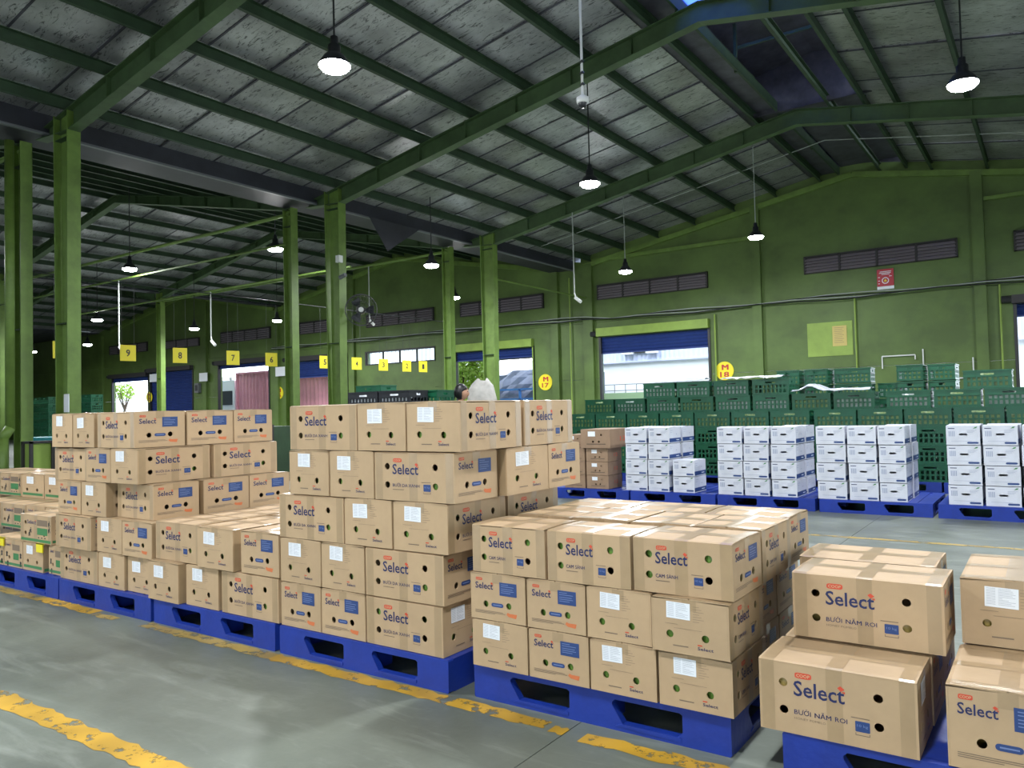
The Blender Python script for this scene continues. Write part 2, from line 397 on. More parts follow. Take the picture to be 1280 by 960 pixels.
# louvred vents
def vent(x0, x1, z0, z1, n, label):
    t = thing('wall_vent', label, 'vent', (x0, YW, z0), group='louvred vents high on the far wall')
    W, H = x1-x0, z1-z0; mb = MB()
    mb.box(0, W, -.015, -.005, 0, H, 'frame_dark'); mb.box(0, W, -.09, -.01, H-.04, H, 'frame_dark'); mb.box(0, W, -.09, -.01, 0, .03, 'frame_dark')
    for i in range(n+1):
        x = min(max(W*i/n, .03), W-.03); mb.box(x-.03, x+.03, -.09, -.01, 0, H, 'frame_dark')
    mb.build('frame', t)
    for i in range(n):
        for k in range(5):
            s = MB().box(-W/n/2+.035, W/n/2-.035, -.045, .045, -.008, .008, 'louvre').build('slat', t)
            s.location = (W*(i+.5)/n, -.06, .07+k*(H-.12)/4.6); s.rotation_euler = (math.radians(48), 0, 0)
vent(-13.23, -9.16, 5.09, 5.62, 4, 'dark louvred vent above the blue shutter beside the round sign M 18')
vent(-6.12, -2.05, 5.16, 5.69, 4, 'dark louvred vent directly above the red square sign')
vent(-.76, 2.4, 5.14, 5.69, 4, 'dark louvred vent cut off by the right picture edge')
vent(-19.45, -15.5, 5.02, 5.57, 4, 'dark louvred vent above the opening with the tree outside')
vent(-24.71, -20.85, 5.0, 5.56, 4, 'dark louvred vent above the strip window, right of the wall fan')
vent(-30.1, -26.1, 5.03, 5.6, 4, 'dark louvred vent above the red container doorway')
vent(-35.25, -31.28, 5.02, 5.6, 4, 'dark louvred vent above the doorway with the pink container')
vent(-40.28, -37.14, 5.04, 5.5, 3, 'dark louvred vent above the closed navy shutter')
vent(-46.17, -42.1, 5.06, 5.6, 4, 'leftmost dark louvred vent seen right of the big green column')

# main-hall columns, rafters, purlins, roof sheets
frame_root = struct(bpy.data.objects.new('trim_2', None)); C.objects.link(frame_root)
BAYS = [-5.5, .5, 6.5, 12.5, 18.5]
def column(x, y, h, dx, dy, label, zb=0, taper=.05):
    t = thing('steel_column', label, 'column', (x, y, 0), group='green steel columns')
    mb = MB()
    for s in (-1, 1):
        xa = s*dx/2; p = []
        for z, e in ((zb, 0), (h, taper)):
            for (u, v) in ((xa+s*e-.012, -dy/2), (xa+s*e+.012, -dy/2), (xa+s*e+.012, dy/2), (xa+s*e-.012, dy/2)): p.append((u, v, z))
        mb.poly(p, [(0, 1, 5, 4), (1, 2, 6, 5), (2, 3, 7, 6), (3, 0, 4, 7), (0, 3, 2, 1), (4, 5, 6, 7)], 'steel_green')
    mb.box(-dx/2+.012, dx/2-.012, -.01, .01, zb, h, 'steel_green'); mb.build('shaft', t)
    MB().box(-dx/2-.08, dx/2+.08, -dy/2-.06, dy/2+.06, 0, .025, 'steel_green').build('base_plate', t)
    mb = MB()
    for z in (2.9, h-.45): mb.box(-dx/2, dx/2, -dy/2, dy/2, z, z+.015, 'roof_green')
    mb.build('stiffener', t)
    return t
cols = {}
for y, lb in ((.5, 'green steel column off the left of the frame'), (6.5, 'nearest tall green steel column at the far left, with a paper notice'),
              (12.5, 'tall green steel column carrying the black wall fan'), (18.5, 'green steel column right of the woman with black hair')):
    cols[y] = column(-13.6, y, zmain(-13.6)-.24, .36, .22, lb)
for y, lb in ((6.4, 'green steel column beside the thick downpipe at the left edge'), (12.35, 'slim green column behind the gap between the two tall carton stacks'),
              (18.3, 'slim green column left of the doorway with the tree')):
    column(-15.0, y, 6.25, .26, .2, lb, taper=.01)
for x, y, lb in ((-30.5, 18.3, 'distant green column rising behind the left tall carton stack'), (-30.5, 12.3, 'distant green column partly hidden by the nearest column'), (-30.7, 6.3, 'distant slim green column at the left picture edge')):
    column(x, y, zh2(-30.5)-.25, .3, .2, lb, taper=.01)

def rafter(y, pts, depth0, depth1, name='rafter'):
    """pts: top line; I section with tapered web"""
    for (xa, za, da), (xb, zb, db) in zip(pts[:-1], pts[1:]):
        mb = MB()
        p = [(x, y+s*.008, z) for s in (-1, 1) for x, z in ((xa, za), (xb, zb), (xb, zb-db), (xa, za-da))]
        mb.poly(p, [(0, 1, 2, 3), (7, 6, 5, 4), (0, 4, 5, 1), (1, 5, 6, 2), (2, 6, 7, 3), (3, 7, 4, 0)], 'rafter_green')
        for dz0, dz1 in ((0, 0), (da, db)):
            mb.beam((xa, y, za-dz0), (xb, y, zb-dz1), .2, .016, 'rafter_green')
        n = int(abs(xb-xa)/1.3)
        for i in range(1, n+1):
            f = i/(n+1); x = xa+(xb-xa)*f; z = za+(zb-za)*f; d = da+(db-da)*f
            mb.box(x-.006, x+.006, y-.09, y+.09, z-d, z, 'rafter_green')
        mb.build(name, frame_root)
for y in BAYS:
    o = .24
    rafter(y, [(-14.5, zmain(-14.5)-o, .10), (-13.4, zmain(-13.4)-o, .36), (XR, zmain(XR)-o, .34), (4.6, zmain(4.6)-o, .38)], 0, 0)
for y in (.3, 6.4, 12.35, 18.3):
    rafter(y, [(-30.5, zh2(-30.5)-.2, .3), (H2R, zh2(H2R)-.2, .22), (-15, zh2(-15)-.2, .3)], 0, 0)
    rafter(y, [(-46.5, zh3(-46.5)-.2, .3), (H3R, zh3(H3R)-.2, .22), (-30.9, zh3(-30.9)-.2, .3)], 0, 0)
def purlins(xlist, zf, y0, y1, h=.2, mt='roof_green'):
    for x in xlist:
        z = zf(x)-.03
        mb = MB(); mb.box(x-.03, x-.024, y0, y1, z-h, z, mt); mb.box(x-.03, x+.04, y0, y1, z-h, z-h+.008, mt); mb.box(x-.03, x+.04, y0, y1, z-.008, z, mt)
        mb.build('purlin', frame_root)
purlins([-5.55-1.32*i for i in range(7)], zmain, -8, YW)
purlins([XR+.75+1.32*i for i in range(7)], zmain, -8, YW)
purlins([H2R+s*(.35+1.2*i) for i in range(7) for s in (-1, 1)], zh2, -4, YW, .16)
purlins([H3R+s*(.35+1.2*i) for i in range(7) for s in (-1, 1)], zh3, 4, YW, .16)
# roof sheets, one piece each between the seams
ceil = struct(bpy.data.objects.new('ceiling', None)); C.objects.link(ceil)
def sheets(xa, xb, zf, y0, y1, wdt, mt='foil', th=.05):
    y = y0; i = 0
    while y < y1-.05:
        ye = min(y+wdt, y1); off = .010*(i % 2); g_ = .006
        za, zb = zf(xa)+off, zf(xb)+off
        p = [(xa, y+g_, za), (xb, y+g_, zb), (xb, ye+.02, zb), (xa, ye+.02, za)]
        p += [(a, b, c+th) for a, b, c in p]
        mb = MB().poly(p, [(0, 1, 2, 3), (7, 6, 5, 4), (0, 4, 5, 1), (1, 5, 6, 2), (2, 6, 7, 3), (3, 7, 4, 0)], mt)
        # taped seam lip
        mb.beam((xa, y+.02, za-.012), (xb, y+.02, zb-.012), .035, .018, 'foil_dark')
        mb.build('roof_sheet', ceil)
        y = ye; i += 1
MON0, MON1 = XR-.35, XR+1.45       # raised ridge ventilator
sheets(EAVE_L, MON0-.85, zmain, -8, YW+.6, 1.18)
sheets(MON1, EAVE_R, zmain, -8, YW+.6, 1.7)
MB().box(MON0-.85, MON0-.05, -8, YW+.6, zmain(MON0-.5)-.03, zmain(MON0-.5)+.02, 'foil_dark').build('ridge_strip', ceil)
# ventilator: posts, cap and a strip of sheet tinted blue to imitate hazy light
zt = 9.1
p = [(MON0-.5, zt-.15), (XR+.5, zt+.1), (MON1+.4, zt-.15)]
def cap(i, ya, yb, mt, nm):
    (a, b), (c, d) = p[i], p[i+1]; MB().beam((a, (ya+yb)/2, b), (c, (ya+yb)/2, d), yb-ya, .03, mt, upv=(0, 0, 1)).build(nm, ceil)
for i in (0, 1):
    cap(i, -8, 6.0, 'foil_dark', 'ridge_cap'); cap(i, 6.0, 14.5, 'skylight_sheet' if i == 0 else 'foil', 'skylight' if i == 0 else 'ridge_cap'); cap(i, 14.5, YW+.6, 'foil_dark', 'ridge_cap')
MB().box(MON0-.6, MON1+.5, YW+.5, YW+.6, 7.5, 9.3, 'foil_dark').build('end_plate', ceil)
MB().box(MON0-.6, MON1+.5, 18.2, 18.3, 8.0, 9.3, 'foil_dark').build('end_plate', ceil)
for xx in (MON0-.5, MON1+.4): MB().box(xx-.02, xx+.02, -8, YW+.6, 8.35, 8.97, 'foil_dark').build('ventilator_side', ceil)
for y in [-5.5+3*i for i in range(10)]:
    mb = MB()
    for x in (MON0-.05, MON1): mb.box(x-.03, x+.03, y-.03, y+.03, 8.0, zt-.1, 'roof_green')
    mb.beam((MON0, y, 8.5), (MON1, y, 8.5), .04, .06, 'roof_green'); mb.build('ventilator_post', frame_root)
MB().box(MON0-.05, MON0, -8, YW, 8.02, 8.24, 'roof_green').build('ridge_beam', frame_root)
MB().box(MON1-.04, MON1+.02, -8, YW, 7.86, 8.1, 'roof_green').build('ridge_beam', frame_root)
MB().box(XR-.3, MON1, YW-6.2, YW, 8.24, 8.30, 'foil_dark').build('ridge_strip', ceil)
sheets(-31.0, H2R, zh2, -4, YW+.4, 1.5); sheets(H2R, -14.6, zh2, -4, YW+.4, 1.5, 'foil_dark')  # right slope in darker foil: shade put into the sheet colour
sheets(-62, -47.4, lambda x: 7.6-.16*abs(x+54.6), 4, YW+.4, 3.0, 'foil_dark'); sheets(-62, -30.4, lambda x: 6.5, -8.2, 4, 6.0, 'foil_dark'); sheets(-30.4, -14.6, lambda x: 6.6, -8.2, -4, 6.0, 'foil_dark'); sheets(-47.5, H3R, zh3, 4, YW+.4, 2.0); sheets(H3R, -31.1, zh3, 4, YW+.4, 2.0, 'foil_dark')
# valley gutter between the halls
mb = MB(); mb.box(-15.15, -14.2, -8, YW, 6.28, 6.30, 'gutter_dark'); mb.box(-14.22, -14.2, -8, YW, 6.30, 6.66, 'gutter_dark'); mb.box(-14.26, -14.18, -8, YW, 6.24, 6.28, 'gutter_pale')
mb.build('gutter', frame_root)
mb = MB(); mb.box(-31.0, -30.5, -4, YW, 6.5, 6.55, 'gutter_dark'); mb.build('gutter', frame_root)
# cross braces / pipes in the side hall
for y in (6.4, 12.35, 18.3): MB().tube((-15, y, 6.12), (-30.5, y, 6.12), .045, 'steel_green', 6).build('tie_rod', frame_root)
for a, b in (((-13.65, 18.6, 5.2), (-13.65, 24.4, 5.2)), ((-15, 14.3, 5.12), (-30.5, 14.3, 5.12)), ((-15, 12.2, 5.37), (-30.5, 12.2, 5.37))):
    MB().tube(a, b, .028, 'steel_green', 6).build('conduit_pipe', frame_root)
# sag rods across the purlins, far bay
for y in (21.2,):
    mb = MB(); mb.tube((-13.5, y, zmain(-13.5)-.2), (XR, y, zmain(XR)-.2), .012, 'cable_white', 5); mb.tube((XR, y, zmain(XR)-.2), (4.5, y, zmain(4.5)-.2), .012, 'cable_white', 5)
    mb.build('sag_rod', frame_root)
# conduits along the wall
random.seed(3)
for k in range(4):
    mb = MB(); pr = None
    for i in range(0, 33):
        x = -31+i*1.02; p = (x, YW-.18-.015*k, 4.42-.03*k+.04*math.sin(i*1.3+k)+(.10 if x < -13.6 else 0))
        if pr: mb.tube(pr, p, .016, 'dark_metal' if k % 2 else 'cable_white', 5)
        pr = p
    mb.build('cable_run', wall)
for x, z0, z1 in ((-4.72, .3, 4.4), (-8.95, .3, 4.2), (-1.12, 1.0, 4.3), (-14.35, .3, 6.0), (-14.9, .3, 4.4), (-16.0, 1, 3.6), (-25.7, 1, 4.5)):
    MB().tube((x, YW-.1, z0), (x, YW-.1, z1), .025, 'wall_green_light', 6).build('conduit', wall)
mb = MB()
for a, b in (((-4.05, 2.55), (-3.2, 2.55)), ((-4.05, 2.55), (-4.05, 2.2)), ((-3.2, 2.55), (-3.2, 2.42)), ((-3.0, 2.7), (-3.0, 2.2)), ((-2.3, 1.85), (-1.9, 1.85)), ((-1.8, 2.4), (-1.8, 1.9))):
    mb.tube((a[0], YW-.05, a[1]), (b[0], YW-.05, b[1]), .02, 'white_plastic', 6)
mb.build('water_pipe', wall)
# faded panel frame on the wall
mb = MB(); mb.box(-6.1, -4.82, YW-.02, YW, 2.65, 3.66, 'wall_green_light'); mb.build('notice_board_backing', wall)
# ================= LAMPS =================
def lamp_proto():
    t = bpy.data.objects.new('proto', None); C.objects.link(t)
    MB().lathe([(.0, .33), (.045, .33), (.05, .24), (.075, .22), (.075, .13), (.12, .10), (.19, .0), (.19, -.02), (.185, -.02), (.11, .085), (.0, .09)], 'lamp_black', 20).build('housing', t, True)
    MB().lathe([(.188, -.008), (.185, -.04), (.15, -.075), (.08, -.09), (.0, -.095)], 'lamp_glow', 20).build('lens', t, True)
    return t
LP = lamp_proto()
LS = [(-6.97, 6.44, 5.5, 'm', 'pendant lamp glowing above the left tall stack, biggest lamp in view'), (-7.0, 12.77, 5.5, 'm', 'pendant lamp hanging right below the white dome camera'),
      (-6.04, 19.57, 5.5, 'm', 'pendant lamp on a long white rod before the far wall pilaster'), (-.86, 11.9, 5.5, 'm', 'pendant lamp near the upper right corner'),
      (-9.9, 20.0, 5.15, 'm', 'pendant lamp above the vent beside the M 18 doorway'), (-13.0, 15.2, 5.05, 'm', 'pendant lamp between the fan column and the next green column'),
      (-16.02, 12.71, 5.5, 's', 'pendant lamp just left of the slim column between the stacks'), (-21.16, 11.79, 5.5, 's', 'pendant lamp with a bright glare right of the nearest column'),
      (-28.6, 14.7, 4.93, 's', 'pendant lamp right of the nearest column, lower than the glaring one'), (-28.0, 18.22, 4.81, 's', 'small pendant lamp above the yellow hanging sign 7'),
      (-25.6, 20.35, 5.1, 's', 'small pendant lamp left of the slim column between the stacks'), (-16.4, 20.3, 5.1, 's', 'small pendant lamp above the left end of the doorway with the tree'),
      (-36.3, 18.2, 4.73, 's', 'tiny distant pendant lamp just right of the nearest column'), (-43, 18.8, 4.85, 's', 'tiny distant pendant lamp left of the nearest column'),
      (-6.9, .3, 5.5, 'm', 'pendant lamp behind the camera on the left lamp line'), (-.86, 5.9, 5.5, 'm', 'pendant lamp overhead right of the camera'), (-.86, -.3, 5.5, 'm', 'pendant lamp behind the camera on the right'), (1.6, 18.0, 5.5, 'm', 'pendant lamp beyond the right picture edge'), (-6.9, -5.5, 5.5, 'm', 'pendant lamp farthest behind the camera'), (-21, 6, 5.5, 's', 'pendant lamp of the side hall behind the nearest column')]
for i, (x, y, z, k, lb) in enumerate(LS):
    t = thing('pendant_lamp', lb or 'pendant lamp outside the frame', 'lamp', (x, y, z), group='high bay pendant lamps')
    copy_parts(LP, t)
    zr = (zmain(x) if x > -14.2 else zh2(x) if x > -30.8 else zh3(x))-.02-z
    MB().tube((0, 0, .33), (0, 0, zr), .012, 'cable_white' if i in (2, 4) else 'dark_metal', 6).build('hanging_rod', t)
    ld = bpy.data.lights.new('lamp_light', 'AREA'); ld.shape = 'DISK'; ld.size = .34; ld.energy = LAMP_W*(1 if k == 'm' else 1.25); ld.color = (.93, .97, 1)
    lo = bpy.data.objects.new('lamp_light', ld); C.objects.link(lo); lo.parent = t; lo.location = (0, 0, -.102)
kill(LP)

# ================= PALLETS =================
PW, PH = 1.19, .150
def pallet_proto():
    t = bpy.data.objects.new('proto', None); C.objects.link(t)
    hw = PW/2
    def opening(u0, u1): return [(u0+.045, .032), (u1-.02, .032), (u1, .048), (u1, .115), (u1-.012, .122), (u0+.012, .122), (u0, .110), (u0, .098)]
    outer = rrect(0, PW, 0, PH, .006, 1)
    mb = MB()
    for k in range(4):
        a = k*PI/2; ca, sa = math.cos(a), math.sin(a)
        def mp(u, v, d, ca=ca, sa=sa):
            x, y = u-hw, -hw+d; return (x*ca-y*sa, x*sa+y*ca, v)
        ou = outer if k % 2 == 0 else rrect(.0355, PW-.0355, 0, PH, .006, 1)
        plate(mb, mp, ou, [opening(.20, .50), opening(.70, 1.0)], .035, 'pallet_blue')
        # lower lip of each opening standing a little proud
        for u0 in (.215, .715):
            p = [mp(u, v, d) for d in (-.004, .01) for u, v in ((u0, .020), (u0+.28, .014), (u0+.28, .030), (u0+.03, .032))]
            mb.poly(p, [(0, 1, 2, 3), (7, 6, 5, 4), (0, 4, 5, 1), (1, 5, 6, 2), (2, 6, 7, 3), (3, 7, 4, 0)], 'pallet_blue')
    mb.build('skirt', t)
    for i in (-1, 0, 1):
        for j in (-1, 0, 1):
            if abs(i)+abs(j) < 2: MB().box(i*(hw-.11)-.07, i*(hw-.11)+.07, j*(hw-.11)-.07, j*(hw-.11)+.07, .005, .13, 'pallet_blue').build('foot_block', t)
    mb = MB(); mb.box(-hw+.004, hw-.004, -hw+.004, hw-.004, .126, .142, 'pallet_blue')
    n = 9
    for i in range(n):
        x = -hw+.03+i*(PW-.06-.10)/(n-1)
        mb.box(x, x+.10, -hw+.03, hw-.03, .142, .150, 'pallet_blue')
    mb.build('deck', t)
    return t
PP = pallet_proto()
def pallet(x0, y0, lb, grp, rz=0):
    t = thing('plastic_pallet', lb, 'pallet', (x0+PW/2, y0+PW/2, 0), rz, grp); copy_parts(PP, t); return t
G1 = 'blue plastic pallets of the front row'
pallet(-8.38, 2.78, 'blue plastic pallet cut off by the left picture edge', G1)
pallet(-7.17, 2.78, 'blue pallet under the green-printed cartons at the left edge', G1)
pallet(-5.965, 2.78, 'blue pallet under the left tall carton stack', G1)
pallet(-4.755, 2.79, 'blue pallet under the low two-layer carton block', G1)
pallet(-3.525, 2.79, 'blue pallet under the tall centre carton stack', G1)
pallet(-2.215, 2.83, 'blue pallet under the three-layer orange carton stack', G1)
pallet(-.83, 2.80, 'blue pallet under the big pomelo cartons at lower right', G1)
G2 = 'blue plastic pallets of the back row'
for x, lb in ((-6.02, 'blue pallet under the small dark brown cartons'), (-4.80, 'blue pallet under the leftmost white cartons'), (-3.58, 'blue pallet under the second group of white cartons'),
              (-2.34, 'blue pallet under the third group of white cartons'), (-1.10, 'blue pallet under the rightmost white cartons')):
    pallet(x, 9.66, lb, G2)
G3 = 'blue plastic pallets under the green crates'
for k, x in enumerate([-7.4+1.22*i for i in range(7)]):
    pallet(x, 12.15, ['leftmost', 'second from left', 'third from left', 'middle', 'third from right', 'second from right', 'rightmost'][k]+' blue pallet under the wall of green crates', G3)
kill(PP)

# ================= PRINTED CARTONS =================
def face_map(which, L, S, h):
    if which == 'F': return lambda u, v, d: (-L/2+u*L, -S/2+d, v*h)
    if which == 'B': return lambda u, v, d: (L/2-u*L, S/2-d, v*h)
    if which == 'R': return lambda u, v, d: (L/2-d, -S/2+u*S, v*h)
    return lambda u, v, d: (-L/2+d, S/2-u*S, v*h)
def hole_loop(u, v, r, W, h): return [((u*W+r*math.cos(2*PI*i/14))/W, (v*h+r*math.sin(2*PI*i/14))/h) for i in range(14)]
LH = [(.165, .70), (.165, .32), (.77, .70), (.77, .32)]
SH1 = [(.28, .34), (.70, .35)]; SH2 = [(.24, .34), (.70, .33)]
def carton_proto(L, S, h, product, sub, style='select', kg='10 kg', fruit='fruit_green', hr=.0165, bm_='cardboard'):
    t = bpy.data.objects.new('proto', None); C.objects.link(t)
    mb = MB(); th = .006
    for f, W, hl in (('F', L, LH), ('B', L, LH), ('R', S, SH1), ('L', S, SH2)):
        mp = face_map(f, L, S, h); ins = 0 if W == L else th+.0005
        outer = [(ins/W, .003), (1-ins/W, .003), (1-ins/W, .985), (1-.006/W, .985), (.006/W, .985), (ins/W, .985)]
        outer = [(ins/W, 0.002), (1-ins/W, .002), (1-ins/W, .985), (ins/W, .985)]
        plate(mb, mp, outer, [hole_loop(u, v, hr, W, h) for u, v in hl], th, bm_)
    mb.box(-L/2+th, L/2-th, -S/2+th, S/2-th, .001, .006, bm_)
    # two top flaps meeting in a slightly lifted seam
    for s in (-1, 1):
        p = []
        for x in (-L/2, L/2):
            for y, z in ((s*S/2, h*.985), (s*(S/2-.012), h), (s*.002, h+.003), (s*.002, h-.004), (s*S/2, h*.965)): p.append((x, y, z))
        mb.poly(p, [(0, 1, 2, 3, 4), (9, 8, 7, 6, 5), (0, 5, 6, 1), (1, 6, 7, 2), (2, 7, 8, 3), (3, 8, 9, 4), (4, 9, 5, 0)], bm_)
    mb.build('box_body', t)
    # tape: along the seam and three bands across, a strip each
    e = .0007
    mb = MB().poly([(x, y, h+.0037-abs(y)*.02) for x in (-L/2, L/2) for y in (-.028, 0, .028)], [(0, 3, 4, 1), (1, 4, 5, 2)], 'tape')
    for f in 'RL':
        mp = face_map(f, L, S, h); rect(mb, mp, .5-.028/S, .5+.028/S, .80, .996, 'tape', -e)
    mb.build('tape_strip', t)
    for x, w2 in ((-L*.44, .022), (.0, .026), (L*.44, .022)):
        mb = MB().poly([(x+a_, y_, z_) for y_, z_ in ((-S/2-e, .003), (-S/2-e, h*.985), (-S/2+.012, h+e), (0, h+.0042), (S/2-.012, h+e), (S/2+e, h*.985), (S/2+e, .003)) for a_ in (-w2, w2)],
                [(2*i, 2*i+1, 2*i+3, 2*i+2) for i in range(6)], 'tape')
        mb.build('tape_strip', t)
    mb = MB(); pn = MB()
    def coop(mp, u0, u1, v0, v1):
        flat(mb, mp, rrect(u0, u1, v0, v1, (v1-v0)*.28), 'red_ink'); w_ = u1-u0
        text(mb, mp, 'COOP', u0+w_*.10, u1-w_*.10, v0+(v1-v0)*.22, v1-(v1-v0)*.22, 'cardboard_pale', -.0016, .012)
    def select(mp, u0, u1, v0, v1, W):
        text(mb, mp, 'Select', u0, u1, v0, v1, 'navy_ink', -.0012, .014)
        du = (u1-u0); dv = v1-v0
        flat(mb, mp, [(u1-du*.135, v1-dv*.02), (u1-du*.07, v1-dv*.22), (u1+du*.005, v1-dv*.06), (u1-du*.03, v1+dv*.02), (u1-du*.075, v1+dv*.12)], 'red_ink', -.0018)
        flat(mb, mp, [(u1-du*.06, v1-dv*.24), (u1+du*.012, v1-dv*.34), (u1+du*.012, v1-dv*.2)], 'red_ink', -.0018)
    for f in 'FB':
        mp = face_map(f, L, S, h)
        if style == 'select':
            coop(mp, .245, .355, .79, .87); select(mp, .235, .565, .54, .755, L)
            text(mb, mp, product, .235, .235+.0285*len(product), .285, .372, 'navy_ink', -.0012, .004)
            (text(mb, mp, sub, .235, .44, .215, .245, 'grey_ink') if sub == 'HONEY POMELO' else rect(mb, mp, .235, .38, .222, .236, 'grey_ink'))
            rect(mb, mp, .60, .715, .39, .402, 'grey_ink')
            q = MB(); flat(q, mp, rrect(.625, .715, .215, .355, .008), 'blue_panel'); q.build('weight_badge', t); text(mb, mp, kg, .637, .703, .27, .315, 'pale_ink', -.0016)
            rect(mb, mp, .63, .71, .165, .175, 'grey_ink'); rect(mb, mp, .625, .63, .165, .2, 'grey_ink'); rect(mb, mp, .71, .715, .165, .2, 'grey_ink')
        else:
            select(mp, .22, .52, .66, .80, L); rect(mb, mp, .55, .88, .62, .84, 'grey_ink', -.0009)
            q = MB(); rect(q, mp, .55, .88, .30, .55, 'green_ink'); q.build('green_panel', t); q = MB(); rect(q, mp, .02, .98, .04, .14, 'green_ink'); q.build('green_band', t)
            for u in (.60, .70, .80): flat(mb, mp, circ(u, .2, .025, 8), 'black_ink')
            for u, v in ((.30, .30), (.93, .72), (.93, .5), (.34, .42)):
                flat(mb, mp, [(u-.03, v-.09), (u-.01, v-.10), (u, v-.02), (u+.03, v-.10), (u+.035, v-.05), (u+.015, v+.02), (u+.035, v+.06), (u, v+.07), (u-.03, v+.04)], 'black_ink')
                flat(mb, mp, circ(u+.005, v+.10, .018, 8), 'black_ink')
    mp = face_map('R', L, S, h)
    if style == 'select':
        coop(mp, .10, .22, .84, .90); select(mp, .09, .42, .66, .80, S)
        rect(pn, mp, .54, .85, .56, .84, 'blue_panel')
        for i, (v, u1) in enumerate(((.79, .70), (.75, .80), (.70, .78), (.66, .80), (.62, .74))): rect(mb, mp, .57, u1, v, v+.012, 'pale_ink', -.0014)
        q = MB(); flat(q, mp, rrect(.385, .605, .30, .385, .035), 'blue_panel'); q.build('blue_pill', t); rect(mb, mp, .42, .575, .333, .352, 'pale_ink', -.0014)
        for v, u1 in ((.19, .60), (.165, .64), (.14, .45)): rect(mb, mp, .08, u1, v, v+.010, 'grey_ink')
        flat(mb, mp, [(.66, .17), (.70, .13), (.83, .11), (.85, .20), (.72, .20), (.68, .22)], 'orange_ink')
    else:
        select(mp, .10, .36, .76, .86, S); rect(mb, mp, .45, .85, .62, .84, 'grey_ink', -.0009); rect(mb, mp, .5, .8, .28, .52, 'green_ink'); rect(mb, mp, .03, .97, .06, .15, 'green_ink')
        for u, v in ((.15, .5), (.9, .5), (.2, .16), (.9, .2)):
            flat(mb, mp, circ(u, v, .05, 8), 'black_ink'); flat(mb, mp, [(u-.05, v-.15), (u+.05, v-.13), (u+.02, v-.02), (u-.03, v)], 'black_ink')
    mp = face_map('L', L, S, h)
    for i in range(7): rect(mb, mp, .55, .63+.03*(i % 3), .88-i*.045, .886-i*.045, 'grey_ink')
    rect(mb, mp, .3, .66, .46, .465, 'grey_ink'); rect(mb, mp, .18, .35, .53, .536, 'grey_ink')
    if style == 'select':
        text(mb, mp, 'Select', .60, .80, .12, .175, 'navy_ink', -.0012, .01); rect(mb, mp, .60, .66, .195, .215, 'red_ink')
        rect(mb, mp, .28, .48, .135, .155, 'grey_ink')
    else: rect(mb, mp, .05, .95, .10, .2, 'green_ink')
    if pn.v: pn.build('blue_panel', t)
    mb.build('printed_lettering', t)['kind'] = 'stuff'
    lb = MB(); lmb = mp
    rect(lb, mp, .20, .51, .60, .90, 'white_paper', -.0016)
    random.seed(5)
    for i in range(11):
        v = .875-i*.0235; rect(lb, mp, .215, .30, v, v+.006, 'paper_text', -.0020); rect(lb, mp, .325, .36+random.random()*.13, v, v+.006, 'paper_text', -.0020)
    o = lb.build('shipping_label', t)
    # fruit right behind the holes
    fb = MB(); random.seed(len(product))
    def sph(c, r, mt):
        n = 8; p = [(c[0], c[1], c[2]+r)]; fs = []
        for i in range(1, 5):
            for j in range(n): a = PI*i/5; b = 2*PI*j/n; p.append((c[0]+r*math.sin(a)*math.cos(b), c[1]+r*math.sin(a)*math.sin(b), c[2]+r*math.cos(a)))
        p.append((c[0], c[1], c[2]-r)); k = len(p)-1
        for j in range(n):
            fs.append((0, 1+j, 1+(j+1) % n)); fs.append((k, k-n+(j+1) % n, k-n+j))
            for i in range(3): a = 1+i*n; fs.append((a+j, a+n+j, a+n+(j+1) % n, a+(j+1) % n))
        fb.poly(p, fs, mt)
    r = .05
    for f, W, hl in (('F', L, LH), ('B', L, LH), ('R', S, SH1), ('L', S, SH2)):
        mp = face_map(f, L, S, h)
        for u, v in hl:
            if random.random() < .45: sph(mp(u+random.uniform(-.02, .02), (max(v, .054/h) if v < .5 else v-.03), r+.009), r, fruit)
    if fb.v: fb.build('fruit', t, True)['kind'] = 'stuff'
    return t
P_DX = carton_proto(.50, .335, .237, 'BƯỞI DA XANH', 'plain')
P_CS = carton_proto(.395, .305, .208, 'CAM SÀNH', 'plain', hr=.0148)
P_NR = carton_proto(.50, .34, .247, 'BƯỞI NĂM ROI', 'HONEY POMELO', hr=.0148, fruit='fruit_yellow')
P_GR = carton_proto(.48, .33, .235, '', 'x', style='green', bm_='cardboard')
SZ = {'D': (P_DX, .50, .335, .237), 'C': (P_CS, .395, .305, .208), 'N': (P_NR, .50, .34, .247), 'G': (P_GR, .48, .33, .235)}
NAME = {'D': 'green pomelo', 'C': 'mandarin', 'N': 'yellow pomelo', 'G': 'green-printed fruit'}
rnd = random.Random(11)
used_labels = set()
def carton(kind, face, x0, x1, y0, y1, z0, z1, label, group):
    pr, L, S, h = SZ[kind]
    rot = {'L1': 0, 'L2': PI, 'S2': PI/2, 'S1': -PI/2}[face]
    g = .0025; ex, ey = x1-x0-2*g, y1-y0-2*g
    if face in ('L1', 'L2'): sx, sy_ = ex/L, ey/S
    else: sx, sy_ = ey/L, ex/S
    assert label not in used_labels, label
    used_labels.add(label)
    t = thing('fruit_carton', label, 'carton', ((x0+x1)/2, (y0+y1)/2, z0), rot+rnd.uniform(-.007, .007), group)
    t.scale = (sx, sy_, (z1-z0-.0045)/h)
    copy_parts(pr, t)
    # label only on some ends, tiny random shift so no two cartons are identical
    for ch in t.children:
        if ch.name.startswith('shipping_label'): ch.location = (0, rnd.uniform(-.012, .012), rnd.uniform(-.008, .008)); ch.rotation_euler = (rnd.uniform(-.03, .03), 0, 0)
    return t
ORD = ['first', 'second', 'third', 'fourth', 'fifth', 'sixth']
LAY = ['bottom layer', 'second layer up', 'third layer up', 'fourth layer up', 'fifth layer up']
